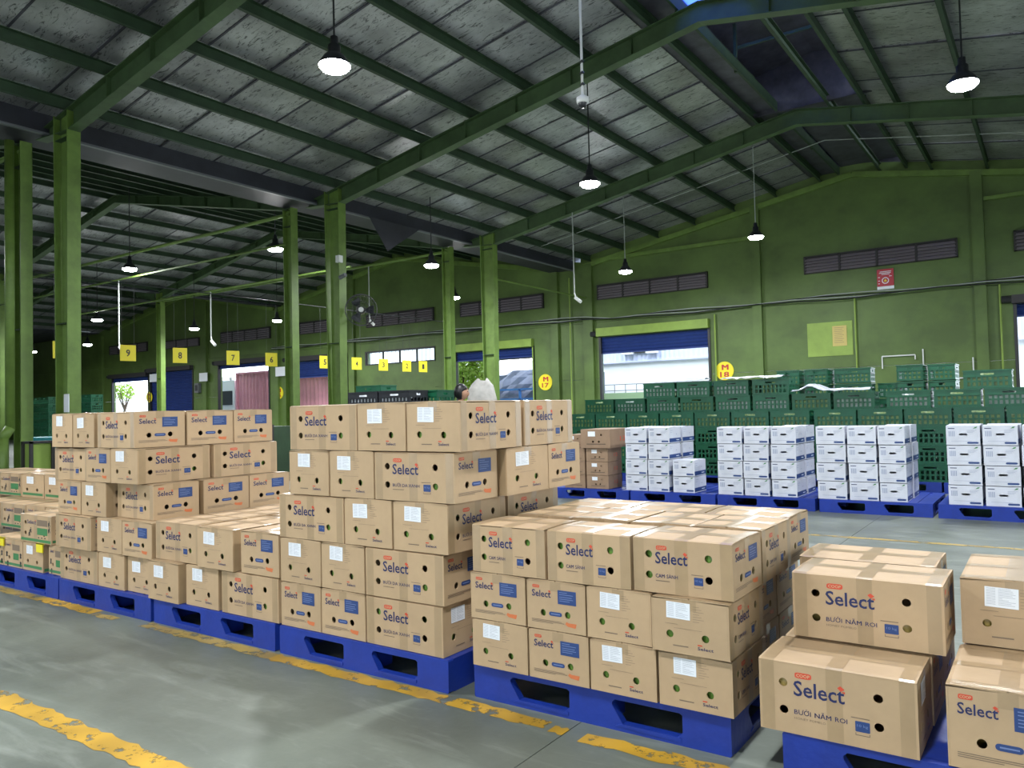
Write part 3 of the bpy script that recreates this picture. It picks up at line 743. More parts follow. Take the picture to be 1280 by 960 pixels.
FACE = {'L1': 'logo side front', 'L2': 'logo side front', 'S1': 'blue panel end', 'S2': 'white label end'}
def stack_front(kind, stack, layer, z0, z1, y0, items, group):
    for i, it in enumerate(items):
        face, x0, x1 = it[:3]; dy = it[3] if len(it) > 3 else 0
        d = {'D': (.335, .50), 'C': (.305, .395), 'N': (.34, .5), 'G': (.33, .48)}[kind]
        dep = it[4] if len(it) > 4 else (d[0] if face[0] == 'L' else d[1])
        carton(kind, face, x0, x1, y0+dy, y0+dy+dep, z0, z1, '%s carton, %s, %s from left, %s of %s' % (NAME[kind], FACE[face] if kind != 'G' else 'seen end on', ORD[i], LAY[layer], stack), group)
def stack_side(kind, stack, layer, z0, z1, x1, items, group):
    for i, (face, y0, y1, wd) in enumerate(items):
        carton(kind, face, x1-wd, x1, y0, y1, z0, z1, '%s carton %s behind right corner, %s of %s' % (NAME[kind], ['directly', 'two', 'three'][i], LAY[layer], stack), group)
Y0 = 2.80
# left tall stack (P0)
g = 'cartons of the left tall stack'; s = 'left tall stack'; z = [.152, .388, .625, .862, 1.10, 1.345]
stack_front('D', s, 0, z[0], z[1], Y0, [('L1', -5.995, -5.465), ('S2', -5.46, -5.125), ('S2', -5.12, -4.80, .02)], g)
stack_front('D', s, 1, z[1], z[2], Y0, [('L1', -6.00, -5.49, -.03), ('S2', -5.475, -5.155), ('S1', -5.15, -4.79)], g)
stack_front('D', s, 2, z[2], z[3], Y0, [('S1', -6.02, -5.69), ('S2', -5.685, -5.35), ('L1', -5.315, -4.87, .06)], g)
stack_side('D', s, 2, z[2], z[3], -4.87, [('L1', 3.225, 3.60, .47), ('L1', 3.605, 3.97, .47)], g)
stack_front('D', s, 3, z[3], z[4], Y0, [('L1', -6.11, -5.62, .02), ('S1', -5.615, -5.295), ('S2', -5.29, -4.955, .0, .54)], g)
stack_side('D', s, 3, z[3], z[4], -4.94, [('S2', 3.36, 3.91, .335)], g)
stack_front('D', s, 4, z[4], z[5], Y0, [('S2', -6.11, -5.805), ('S2', -5.80, -5.50), ('L1', -5.46, -4.99, .0, .37)], g)
stack_side('D', s, 4, z[4], z[5], -4.99, [('L1', 3.185, 3.56, .5), ('L1', 3.565, 3.91, .5)], g)
# backing cartons of the stack that the side views rest on
for k in range(2):
    for j, (ya, yb) in enumerate(((3.33, 3.62), (3.63, 3.97))):
        carton('D', 'L1', -5.30, -4.80, ya, yb, z[k], z[k+1], 'green pomelo carton behind the %s, row %s of left tall stack' % (LAY[k], ['two', 'three'][j]), g)
# low block (P1)
g = 'cartons of the low two-layer block'; s = 'low block'; z = [.152, .400, .645]
stack_front('D', s, 0, z[0], z[1], Y0, [('S2', -4.79, -4.45, -.03), ('S2', -4.42, -4.09, .0), ('L1', -4.06, -3.545)], g)
stack_front('D', s, 1, z[1]-.0, z[2], Y0, [('L1', -4.765, -4.28, .01), ('S2', -4.27, -3.92, -.02), ('S1', -3.875, -3.54, .0)], g)
n = 0
for f, xa, xb, ya, yb, lb in (('L1', -4.765, -4.28, 3.155, 3.49, 'behind the left front carton'), ('S1', -4.27, -3.95, 3.32, 3.70, 'second in the middle row'), ('S1', -3.945, -3.63, 3.32, 3.70, 'third in the middle row'),
                              ('L1', -4.765, -4.28, 3.50, 3.83, 'left in the rear row'), ('L1', -4.27, -3.80, 3.705, 4.0, 'middle in the rear row'), ('L1', -3.79, -3.55, 3.705, 4.0, 'right in the rear row')):
    for k in (0, 1):
        if k == 0: ya = max(ya, 3.32)
        if lb.startswith('behind') and k == 0: ya, yb = 3.30, 3.49
        carton('D', f, xa, xb, ya if k == 0 or not lb.startswith('behind') else 3.155, yb, z[k], z[k+1], 'green pomelo carton %s, %s of low block' % (lb, LAY[k]), g)
# tall centre stack (P2)
g = 'cartons of the tall centre stack'; s = 'tall centre stack'; z = [.152, .39, .63, .868, 1.108, 1.348]
stack_front('D', s, 0, z[0], z[1], Y0, [('S1', -3.525, -3.205), ('S1', -3.20, -2.875), ('L2', -2.87, -2.37)], g)
stack_front('D', s, 1, z[1], z[2], Y0, [('S2', -3.525, -3.20), ('S2', -3.195, -2.875), ('L1', -2.87, -2.36)], g)
stack_front('D', s, 2, z[2], z[3], Y0, [('L1', -3.53, -3.02), ('S2', -3.015, -2.68), ('S2', -2.675, -2.33, .0, .47)], g)
stack_side('D', s, 2, z[2], z[3], -2.33, [('S1', 3.29, 3.78, .34)], g)
stack_front('D', s, 3, z[3], z[4], Y0, [('S2', -3.44, -3.125), ('S2', -3.12, -2.80), ('L1', -2.795, -2.28)], g)
stack_side('D', s, 3, z[3], z[4], -2.25, [('L2', 3.17, 3.56, .5), ('L1', 3.565, 3.90, .5)], g)
stack_front('D', s, 4, z[4], z[5], Y0, [('L1', -3.43, -2.915), ('S2', -2.91, -2.58), ('S2', -2.575, -2.245, .0, .51)], g)
stack_side('D', s, 4, z[4], z[5], -2.25, [('S1', 3.335, 3.83, .335)], g)
for k in range(2):
    for j, (ya, yb) in enumerate(((3.31, 3.62), (3.63, 3.97))):
        carton('D', 'L1', -2.87, -2.37, ya, yb, z[k], z[k+1], 'green pomelo carton, row %s back, %s of tall centre stack' % (['two', 'three'][j], LAY[k]), g)
# orange stack (P3)
g = 'cartons of the three-layer mandarin stack'; s = 'mandarin stack'; z = [.155, .365, .575, .79]
stack_front('C', s, 0, z[0], z[1], Y0, [('S2', -2.20, -1.90), ('S1', -1.895, -1.60), ('S2', -1.595, -1.30), ('S2', -1.295, -1.0)], g)
stack_front('C', s, 1, z[1], z[2], Y0, [('S1', -2.205, -1.905), ('S1', -1.90, -1.61), ('S2', -1.605, -1.315), ('S2', -1.31, -1.0, -.02)], g)
stack_front('C', s, 2, z[2], z[3], Y0, [('L1', -2.19, -1.80), ('L1', -1.79, -1.40), ('L1', -1.395, -.99, .01, .335)], g)
stack_side('C', s, 0, z[0], z[1], -1.04, [('L1', 3.21, 3.52, .395), ('L1', 3.53, 3.86, .395)], g)
stack_side('C', s, 1, z[1], z[2], -1.04, [('L1', 3.19, 3.50, .395), ('L1', 3.51, 3.86, .395)], g)
for i, (a, b) in enumerate(((-2.19, -1.885), (-1.88, -1.585), (-1.58, -1.29), (-1.285, -.99))):
    carton('C', 'S2', a, b, 3.16, 3.56, z[2], z[3]+.002*(i % 2), 'mandarin carton %s from left, middle row on top of mandarin stack' % ORD[i], g)
for i, (a, b) in enumerate(((-2.19, -1.79), (-1.785, -1.39), (-1.385, -.995))):
    carton('C', 'L1', a, b, 3.57, 3.89, z[2], z[3], 'mandarin carton %s from left in the rear row on top of mandarin stack' % ORD[i], g)
for k in (0, 1):
    for j, (ya, yb) in enumerate(((3.21, 3.5), (3.51, 3.86))):
        for i, (a, b) in enumerate(((-2.2, -1.83), (-1.825, -1.455))):
            carton('C', 'L1', a, b, ya, yb, z[k], z[k+1], 'mandarin carton %s from left, inner row %s, %s of mandarin stack' % (ORD[i], ['two', 'three'][j], LAY[k]), g)
# big pomelo cartons (P4/P5)
g = 'big pomelo cartons at lower right'
carton('N', 'L2', -.905, -.395, 2.79, 3.10, .152, .402, 'yellow pomelo carton at the very front, lowest one with its logo forward', g)
carton('N', 'L1', -.90, -.39, 3.11, 3.43, .152, .402, 'yellow pomelo carton under the upper logo carton at lower right', g)
carton('N', 'L1', -.90, -.39, 3.44, 3.80, .152, .402, 'yellow pomelo carton at the back of the bottom layer at lower right', g)
carton('N', 'L1', -.865, -.345, 3.10, 3.425, .404, .652, 'upper yellow pomelo carton with its large logo facing forward', g)
carton('N', 'L1', -.925, -.405, 3.44, 3.79, .404, .652, 'yellow pomelo carton behind the upper logo carton, top only visible', g)
for i, (a, b) in enumerate(((-.322, .015), (.02, .355))):
    e = ['at the right picture edge', 'just outside the right picture edge'][i]
    carton('N', 'S1', a, b, 2.80, 3.28, .152, .412, 'lower yellow pomelo carton '+e+' with blue panel', g)
    carton('N', 'S2', a+.003, b, 3.285, 3.80, .152, .40, 'lower yellow pomelo carton behind the one '+e, g)
    carton('N', 'S2', a+.006, b+.006, 3.27, 3.79, .414, .655, 'upper yellow pomelo carton '+e+' with white label', g)
# green-printed cartons (left)
g = 'green-printed cartons at the left edge'; z = [.152, .367, .582, .805]
stack_front('G', 'left edge pallet', 0, z[0], z[1], Y0+.01, [('S1', -7.26, -6.935), ('S1', -6.93, -6.612), ('S2', -6.607, -6.28), ('S1', -6.235, -6.015, .02, .44)], g)
carton('G', 'L1', -6.67, -6.17, 2.82, 3.10, z[1], z[2], 'green-printed carton alone on the front of the left edge pallet, half hidden', g)
for i, (f, a, b) in enumerate((('L1', -8.23, -7.755), ('L1', -7.75, -7.265), ('S1', -7.255, -6.925), ('S2', -6.92, -6.59))):
    carton('G', f, a, b, 3.115, 3.59, z[1], z[2], 'green-printed carton %s from left in the middle layer, set back' % ORD[i], g)
    carton('G', 'L1', a, b, 3.305, 3.76, z[0], z[1], 'green-printed carton %s from left in the bottom layer, second row' % ORD[i], g)
for i, (f, a, b) in enumerate((('L1', -9.02, -8.55), ('L1', -8.54, -8.055), ('S2', -8.045, -7.61), ('S2', -7.60, -7.19))):
    carton('G', f, a, b, 3.415, 3.88, z[2], z[3], 'green-printed carton %s from left in the top layer of the left edge pallet' % ORD[i], g)
    for k in (0, 1):
        if i < 1: carton('G', f, a+.0, b, 3.415, 3.88, z[k], z[k+1], 'green-printed carton carrying the outer top carton at left edge, %s' % LAY[k], g)
# yellow straps folded over the carton edges
for x, lb in ((-6.955, 'left yellow strap folded over the green-printed carton edge'), (-6.305, 'right yellow strap folded over the green-printed carton edge')):
    mb = MB(); mb.box(x-.05, x+.05, Y0-.004, Y0+.004, z[1]-.06, z[1]+.006, 'sign_yellow'); mb.box(x-.05, x+.05, Y0-.004, Y0+.012, z[1]+.0, z[1]+.006, 'sign_yellow')
    tag(mb.build('yellow_strap'), lb, 'strap', 'yellow straps on the left cartons')
for pr in (P_DX, P_CS, P_NR, P_GR): kill(pr)

# ================= BACK ROW CARTONS =================
def white_proto():
    t = bpy.data.objects.new('proto', None); C.objects.link(t); W, D, h = .325, .40, .208; mb = MB()
    for f, w_ in (('F', W), ('B', W), ('R', D), ('L', D)):
        mp = face_map(f, W, D, h); ins = 0 if f in 'FB' else .005/D
        hl = [[(u, v) for u, v in rrect(.38, .64, .50, .60, .05, 3)]] if f in 'FB' else []
        plate(mb, mp, [(ins, .002), (1-ins, .002), (1-ins, .99), (ins, .99)], hl, .004, 'carton_white')
    mb.box(-W/2+.005, W/2-.005, -D/2+.005, D/2-.005, .001, .005, 'carton_white')
    mb.poly([(x, y, h*.99+z_) for x in (-W/2, W/2) for y, z_ in ((-D/2, 0), (-.01, .006), (.01, .002), (D/2, 0))], [(0, 4, 5, 1), (1, 5, 6, 2), (2, 6, 7, 3)], 'carton_white')
    mb.build('box_body', t)
    mb = MB(); bb = MB()
    for f in 'FB':
        mp = face_map(f, W, D, h)
        rect(mb, mp, .06, .26, .84, .88, 'navy_ink')
        for i in range(4): rect(mb, mp, .08+i*.05, .11+i*.05, .45, .72, 'carton_white_ink', -.0008)
        for i in range(3): rect(mb, mp, .62, .9-.05*i, .76-.06*i, .775-.06*i, 'carton_white_ink')
        rect(mb, mp, .15, .75, .2, .215, 'carton_white_ink')
        flat(mb, mp, rrect(.62, .95, .07, .17, .04), 'blue_panel')
        flat(mb, mp, [(.80, .84), (.86, .93), (.93, .95), (.90, .87)], 'green_ink')
    for f in 'RL':
        mp = face_map(f, W, D, h)
        bb = MB(); rect(bb, mp, .0, 1, .05, .30, 'blue_panel'); bb.build('blue_band', t); rect(mb, mp, .6, .85, .15, .19, 'white_paper', -.0016)
        rect(mb, mp, .08, .3, .78, .80, 'carton_white_ink'); rect(mb, mp, .08, .25, .66, .68, 'carton_white_ink'); flat(mb, mp, circ(.62, .55, .035, 8), 'carton_white_ink')
    mb.build('printed_lettering', t)['kind'] = 'stuff'
    return t
WP = white_proto()
def white_box(x0, x1, y0, z0, label, rz=0, h=.213):
    t = thing('white_carton', label, 'carton', ((x0+x1)/2, y0+.20, z0), rnd.uniform(-.02, .02)+rz, 'white cartons of the back row')
    t.scale = ((x1-x0-.012)/.325, .98, (h-.004)/.208); copy_parts(WP, t)
    return t
GN = ['leftmost white group', 'second white group', 'third white group', 'rightmost white group']
for gi, (colsx, hs) in enumerate(((((-4.89, -4.56), (-4.545, -4.235), (-4.20, -3.89)), (4, 4, 2)), (((-3.58, -3.25), (-3.24, -2.92), (-2.91, -2.60)), (4, 4, 4)),
                                  (((-2.365, -2.03), (-2.02, -1.70), (-1.69, -1.40)), (4, 4, 4)), (((-1.0, -.67), (-.66, -.33), (-.31, .02)), (4, 4, 4)))):
    for ci, (a, b) in enumerate(colsx):
        for k in range(hs[ci]):
            jx = rnd.uniform(-.008, .008); jy = rnd.uniform(0, .02)
            white_box(a+jx, b+jx, 9.69+jy, .151+k*.2145, 'white carton, %s column, %s, front of %s' % (['left', 'middle', 'right'][ci], LAY[k], GN[gi]))
            if ci == 2 or gi == 0 or gi == 3:
                if gi == 0 and ci == 2: continue
                white_box(a+jx-(.02 if gi == 3 and ci == 0 else -.01), b+jx-(.02 if gi == 3 and ci == 0 else -.01), 10.13+jy, .151+k*.2145, 'white carton, %s column, %s, second row of %s' % (['left', 'middle', 'right'][ci], LAY[k], GN[gi]))
kill(WP)
def brown_proto():
    t = bpy.data.objects.new('proto', None); C.objects.link(t); W, D, h = .33, .42, .19; mb = MB()
    hl = [circ(.70, .62, .035, 8), circ(.42, .40, .035, 8), circ(.62, .40, .035, 8)]
    for f in 'FBRL':
        mp = face_map(f, W, D, h); ins = 0 if f in 'FB' else .005/D
        plate(mb, mp, [(ins, .002), (1-ins, .002), (1-ins, .99), (ins, .99)], [[(u, (v-.5)*1.6+.5) for u, v in q_] for q_ in hl] if f in 'FB' else [], .004, 'cardboard_brown')
    mb.box(-W/2+.005, W/2-.005, -D/2+.005, D/2-.005, .001, .005, 'cardboard_brown'); mb.box(-W/2, W/2, -D/2, D/2, h*.985, h*.995, 'cardboard_brown'); mb.build('box_body', t)
    mb = MB(); mp = face_map('F', W, D, h); rect(mb, mp, .25, .5, .62, .88, 'white_paper', -.0014); mb.build('shipping_label', t)
    mb = MB(); rect(mb, mp, .2, .85, .2, .23, 'black_ink'); mp = face_map('R', W, D, h); text(mb, mp, '12', .45, .7, .35, .6, 'red_ink'); mb.build('printed_lettering', t)
    return t
BP = brown_proto()
def brown(x0, x1, y0, y1, z0, z1, label):
    t = thing('brown_carton', label, 'carton', ((x0+x1)/2, (y0+y1)/2, z0), rnd.uniform(-.01, .01), 'small brown cartons of the back row')
    t.scale = ((x1-x0-.008)/.33, (y1-y0)/.42, (z1-z0-.003)/.19); copy_parts(BP, t)
for k in range(3):
    brown(-5.86, -5.52, 9.70, 10.12, .152+k*.19, .342+k*.19, 'small brown carton, left column, %s of brown group' % LAY[k])
    brown(-5.50, -5.15, 9.70, 10.12, .152+k*.19, .342+k*.19, 'small brown carton, right column, %s of brown group' % LAY[k])
brown(-5.90, -5.60, 9.8, 10.2, .722, .91, 'brown carton without a lid label on top of the left brown column')
brown(-5.56, -5.09, 9.66, 10.35, .722, .99, 'largest brown carton on top of the right brown column')
kill(BP)

# ================= CRATES =================
def crate_proto(mt, content=None, W=.585, D=.385, h=.255):
    t = bpy.data.objects.new('proto', None); C.objects.link(t); mb = MB(); th = .012
    for f, w_ in (('F', W), ('B', W), ('R', D), ('L', D)):
        mp = face_map(f, W, D, h); n = 8 if w_ == W else 5; hs = []
        for i in range(n):
            for (va, vb) in ((.12, .34), (.42, .60)):
                e_ = .022 if w_ == W else .03; a = .06+i*.88/n+e_; b = .06+(i+1)*.88/n-e_
                hs.append([(a, va), (b, va), (b, vb), (a, vb)])
        hs.append(rrect(.38, .62, .72, .86, .03, 2) if w_ == D else rrect(.36, .64, .72, .82, .02, 2))
        ins = 0 if w_ == W else th/W
        plate(mb, mp, [(ins, .0), (1-ins, .0), (1-ins, .99), (ins, .99)], hs, th, mt)
        # rim and horizontal band standing proud
        for va, vb, d in ((.93, 1.0, -.010), (.63, .68, -.006), (.0, .06, -.004)):
            p = [mp(u, v, dd) for dd in (d, 0) for u, v in ((0, va), (1, va), (1, vb), (0, vb))]
            mb.poly(p, [(0, 1, 2, 3), (7, 6, 5, 4), (0, 4, 5, 1), (1, 5, 6, 2), (2, 6, 7, 3), (3, 7, 4, 0)], mt)
    mb.box(-W/2+th, W/2-th, -D/2+th, D/2-th, .002, .012, mt); mb.build('crate_body', t)
    if content:
        random.seed(4); cb = MB(); nx, ny = 12, 8; pts = []
        for j in range(ny+1):
            for i in range(nx+1):
                edge = i in (0, nx) or j in (0, ny)
                pts.append((-W/2+.02+(W-.04)*i/nx, -D/2+.018+(D-.036)*j/ny, h*(.62 if edge else .80)+random.uniform(-.02, .02)))
        k = len(pts); q = nx+1
        fs = [(j*q+i, j*q+i+1, (j+1)*q+i+1, (j+1)*q+i) for j in range(ny) for i in range(nx)]
        for i in range(nx+1): pts.append((pts[i][0], pts[i][1]+random.uniform(0, .008), .015))
        fs += [(i, i+1, k+i+1, k+i) for i in range(nx)]
        o = cb.poly(pts, fs, content).build('contents', t); o['kind'] = 'stuff'
    return t
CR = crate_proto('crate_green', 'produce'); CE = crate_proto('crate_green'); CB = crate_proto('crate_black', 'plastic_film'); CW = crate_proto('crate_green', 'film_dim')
def crate(pr, x, y, z, label, group, rz=0, s=(1, 1, 1), name='green_crate'):
    t = thing(name, label, 'crate', (x, y, z), rz+rnd.uniform(-.012, .012), group); t.scale = s; copy_parts(pr, t); return t
gA = 'green crates of the front crate wall'; NUM = ['first', 'second', 'third', 'fourth', 'fifth', 'sixth', 'seventh', 'eighth', 'ninth', 'tenth', 'eleventh', 'twelfth', 'thirteenth', 'fourteenth']
for c in range(13):
    x = -7.02+c*.612+(.04 if c > 6 else 0)
    for k in range(4):
        crate(CR if (k == 3 or rnd.random() < .5) else CE, x, 12.40, .151+k*.257, 'green crate, %s column from left, %s of the front crate wall' % (NUM[c], LAY[k]), gA)
gB = 'green crates of the rear crate wall'
for c in range(12):
    x = -6.95+c*.63+(.12 if c > 7 else 0)
    for k in range(5):
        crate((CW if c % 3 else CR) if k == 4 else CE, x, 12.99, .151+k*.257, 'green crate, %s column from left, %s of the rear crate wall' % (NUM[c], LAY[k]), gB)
gC = 'loose green crates stacked on the crate walls'
def on(x, y, k, px, lb, pr=CE, rz=0): crate(pr, x, y, .151+k*.257, lb, gC, rz)
on(-5.75, 12.99, 5, 0, 'green crate full of clear bags on the wall below the M 18 doorway, left one', CW); on(-5.12, 12.99, 5, 0, 'green crate on the wall below the M 18 doorway, right one', CW)
on(-4.45, 12.99, 5, 0, 'green crate with plastic bags right of the M 18 sign', CW); on(-3.80, 12.99, 5, 0, 'green crate next to the one right of the M 18 sign', CE)
on(-.78, 12.99, 5, 0, 'topmost green crate with pale produce near the right end of the wall', CR)
# tall empty stacks standing behind
for c, (x, y, n, rz, lb) in enumerate(((-3.90, 14.5, 7, PI/2, 'left narrow stack behind the crate wall'), (-3.42, 14.5, 7, PI/2, 'second narrow stack behind the crate wall'), (-2.87, 14.6, 7, 0, 'wide stack left of the wall notice'),
                                       (-2.35, 15.13, 6, PI/2, 'narrow stack under the white pipe frame'), (-1.95, 14.5, 7, PI/2, 'stack under the right end of the white pipe frame'), (-1.51, 14.7, 7, PI/2, 'rightmost tall stack under the white pipe frame'))):
    for k in range(n):
        crate(CE, x, y, .0+k*.268, 'empty green crate, %s from floor, %s' % (['one', 'two', 'three', 'four', 'five', 'six', 'seven'][k], lb), 'empty green crates in tall stacks', rz)
# plastic sheets draped over crates
def sheet(x0, x1, y0, y1, z, lb, peak=0):
    z += .035
    random.seed(int(abs(x0)*10)); nx, ny = 14, 5; pts = []
    for j in range(ny+1):
        for i in range(nx+1):
            u = i/nx; pts.append((x0+(x1-x0)*u, y0+(y1-y0)*j/ny+random.uniform(-.01, .01), z+random.uniform(0, .02)+peak*max(0, 1-abs(u-.25)*6)-(.03 if j == 0 else 0)))
    q = nx+1; n_ = len(pts); pts += [(a, b, c-.006) for a, b, c in pts]
    fs = [(j*q+i, j*q+i+1, (j+1)*q+i+1, (j+1)*q+i) for j in range(ny) for i in range(nx)]; fs += [tuple(n_+v for v in reversed(f)) for f in fs]
    tag(MB().poly(pts, fs, 'plastic_film').build('plastic_sheet'), lb, 'plastic sheet', 'plastic sheets on the crates')
sheet(-4.6, -3.6, 12.72, 13.25, 1.70, 'white plastic sheet lying across crates right of the M 18 sign'); sheet(-3.46, -2.3, 12.75, 13.2, 1.455, 'white plastic sheet with a peaked corner on the rear crate wall', .10)
sheet(-5.8, -4.9, 12.78, 13.15, 1.70, 'crumpled white bag edge on crates below the M 18 doorway')
# black crates and neighbours behind the tall centre stack
gK = 'black crates behind the tall centre stack'
for c, x in enumerate((-8.2, -7.585)):
    for k in range(6):
        crate(CB, x-.0, 8.2, .0+k*.268, 'black crate, %s column, number %s from the floor' % (['left', 'right'][c], ['one', 'two', 'three', 'four', 'five', 'six'][k]), gK, name='black_crate')
for k in range(6): crate(CE, -7.47, 8.64, k*.268, 'green crate number %s from the floor beside the black crates' % ['one', 'two', 'three', 'four', 'five', 'six'][k], 'green crates beside the black ones')
for k in range(6): crate(CE, -9.6, 9.7, k*.30, 'green crate number %s from the floor left of the black crates' % ['one', 'two', 'three', 'four', 'five', 'six'][k], 'green crates left of the black ones')
for k in range(5): crate(CE, -9.1, 14.2, k*.27, 'green crate number %s from the floor beside the M 17 column' % ['one', 'two', 'three', 'four', 'five', 'six'][k], 'green crates near the M 17 sign')
# distant crates in the side hall
for c, (x, y, n) in enumerate(((-29.95, 13.1, 8), (-29.3, 13.1, 8), (-28.68, 13.1, 8), (-26.45, 13.1, 8), (-25.82, 13.1, 8))):
    for k in range(n):
        crate(CE, x, y, k*.262, 'distant green crate, %s from floor in %s' % (['one', 'two', 'three', 'four', 'five', 'six', 'seven', 'eight', 'nine'][k],
              ['the leftmost far stack', 'the second far stack', 'the third far stack', 'the far stack left behind the big column', 'the far stack right of the big column'][c]), 'distant green crate stacks')
for k in range(4): crate(CE, -7.46, 9.92, k*.262, 'green crate number %s from the floor under the whitish sack' % ['one', 'two', 'three', 'four'][k], 'green crates under the whitish sack')
for p_ in (CR, CE, CB, CW): kill(p_)

# ================= SIGNS =================
def round_sign(x, z, num, lb, r=.30):
    t = thing('round_sign', lb, 'sign', (x, YW-.012, z), group='round yellow dock signs')
    mb = MB(); mb.tube((0, 0, 0), (0, -.015, 0), r, 'sign_yellow', 28); mb.build('plate', t)
    mp = lambda u, v, d: (u, -.015+d, v); mb = MB()
    text(mb, mp, 'M', -.09, .11, .03, .20, 'sign_red', -.002, .02); text(mb, mp, num, -.15, .15, -.20, -.03, 'sign_red', -.002, .02); mb.build('lettering', t)
round_sign(-8.70, 2.36, '18', 'round yellow sign with red M 18 right of the doorway'); round_sign(-15.52, 2.26, '17', 'round yellow sign with red M 17 left of the pilaster')
round_sign(-30.72, 2.34, '16', 'round yellow sign on the wall between the stacks and pink container'); round_sign(-42.0, 2.45, '15', 'round yellow sign beside the closed navy shutter'); round_sign(-47.4, 2.40, '14', 'leftmost round yellow sign behind the far crates')
for i, (px, Yv, n) in enumerate(((0, 17.3, '1'), (0, 16.6, '2'), (0, 15.65, '3'), (0, 14.65, '4'), (0, 13.55, '5'), (0, 11.9, '6'), (0, 10.85, '7'), (0, 9.55, '8'), (0, 8.42, '9'), (0, 7.15, '10'))):
    t = thing('hanging_sign', 'yellow square sign numbered %s hanging from a cable' % dict(zip('1 2 3 4 5 6 7 8 9 10'.split(), 'one two three four five six seven eight nine ten'.split()))[n], 'sign', (-15.2, Yv, 2.60), math.radians(80), 'yellow numbered hanging signs')
    MB().box(-.15, .15, -.008, .008, -.16, .16, 'sign_yellow').build('plate', t)
    mp = lambda u, v, d: (u, -.008+d, v); mb = MB(); text(mb, mp, n, -.04, .04, -.07, .07, 'black_ink', -.003, .02); mb.build('numeral', t)
    mb = MB(); mb.tube((-.12, 0, .16), (-.12, 0, 1.4), .003, 'dark_metal', 4); mb.tube((.12, 0, .16), (.12, 0, 1.4), .003, 'dark_metal', 4); mb.build('hanging_wire', t)
tag(MB().tube((-15.2, 6.4, 4.0), (-15.2, 18.3, 4.0), .012, 'dark_metal', 6).build('steel_cable'), 'dark cable that carries the yellow numbered signs between columns', 'cable')
t = thing('wall_sign', 'red square notice with white lettering under the long vent', 'sign', (-3.89, YW-.012, 4.78))
MB().box(-.22, .22, -.012, 0, -.21, .28, 'sign_red').build('plate', t); MB().box(-.22, .22, -.013, 0, -.30, -.215, 'white_paper').build('footer_strip', t)
mp = lambda u, v, d: (u, -.012+d, v); mb = MB()
for i, (a, b, v) in enumerate(((-.14, .16, .20), (-.16, .15, .16), (-.10, .12, .12), (-.19, -.14, .04), (-.19, -.14, -.06), (-.19, -.15, -.14), (.1, .17, .06))): rect(mb, mp, a, b, v, v+.018, 'white_paper', -.002)
V, T, Lp = holed(circ(.0, -.05, .095, 18), [circ(.0, -.05, .072, 18)]); mb.poly([mp(u, v, -.002) for u, v in V], T, 'white_paper')
flat(mb, mp, [(-.045, -.08), (.045, -.08), (0, .0)], 'sign_yellow', -.002); mb.build('lettering', t)
t = thing('paper_notice', 'yellowed paper notice pinned to the faded wall panel', 'notice', (-5.18, YW-.03, 3.23))
MB().box(-.20, .20, -.004, 0, -.30, .30, 'notice_yellow').build('sheet', t); mp = lambda u, v, d: (u, -.004+d, v); mb = MB()
for i in range(9): rect(mb, mp, -.15, .12-.04*(i % 2), .24-.055*i, .25-.055*i, 'grey_ink')
mb.build('lettering', t)
tag(MB().box(-13.49, -13.33, 6.375, 6.385, 1.42, 1.72, 'white_paper').build('paper_notice'), 'grey-white sheet of paper taped on the nearest green column', 'notice')
for x, z, lb in ((-30.4, 3.35, 'small white board right of the pink container doorway'), (-36.6, 3.35, 'small white board right of the navy shutter'), (-41.3, 3.5, 'small white board above the gap between the distant doorways')):
    tag(MB().box(x-.35, x+.35, YW-.2, YW-.17, z-.22, z+.22, 'white_paper').build('white_board'), lb, 'board', 'small white boards on the far wall')
t = thing('electrical_box', 'small grey switch box on the wall left of the pink container', 'box', (-37.25, YW-.1, 2.75)); MB().box(-.18, .18, -.08, .09, -.2, .3, 'gutter_pale').build('case', t); MB().box(-.12, .12, -.09, -.08, -.1, .2, 'dark_metal').build('door', t)

# ================= FAN, CAMERA, DROP POLES =================
t = thing('wall_fan', 'black caged industrial fan mounted on the fan column', 'fan', (-13.05, 12.75, 3.66), math.radians(42))
mb = MB(); N = 28
for r, y in ((.36, 0), (.36, -.07), (.30, -.12), (.20, -.145), (.10, -.15), (.36, .07), (.2, .12)):
    pr = None
    for i in range(N+1):
        a = 2*PI*i/N; p = (r*math.cos(a), y, r*math.sin(a))
        if pr: mb.tube(pr, p, .005 if r < .36 else .009, 'dark_metal', 4)
        pr = p
for i in range(24):
    a = 2*PI*i/24; c, s_ = math.cos(a), math.sin(a)
    mb.tube((.06*c, -.15, .06*s_), (.30*c, -.12, .30*s_), .003, 'dark_metal', 4); mb.tube((.30*c, -.12, .30*s_), (.36*c, -.03, .36*s_), .003, 'dark_metal', 4); mb.tube((.06*c, .13, .06*s_), (.36*c, .05, .36*s_), .003, 'dark_metal', 4)
mb.build('guard', t)
mb = MB()
for k in range(3):
    a0 = 2*PI*k/3; p = []
    for u in range(4):
        for s_ in (-1, 1):
            r = .06+u*.08; a = a0+s_*(.30+.10*u*(1 if u < 3 else .4))*.9; p.append((r*math.cos(a), s_*.035, r*math.sin(a)))
    mb.poly(p, [(2*i, 2*i+1, 2*i+3, 2*i+2) for i in range(3)], 'lamp_black')
mb.build('blade', t)
MB().tube((0, -.08, 0), (0, -.05, 0), .06, 'white_plastic', 14).build('hub', t)
mb = MB(); mb.tube((0, .02, 0), (0, .24, 0), .085, 'lamp_black', 14); mb.build('motor', t)
mb = MB(); mb.tube((0, .2, 0), (-.1, .42, -.05), .022, 'dark_metal', 8); mb.tube((-.1, .42, -.2), (-.1, .42, .15), .03, 'dark_metal', 8); mb.build('bracket', t)
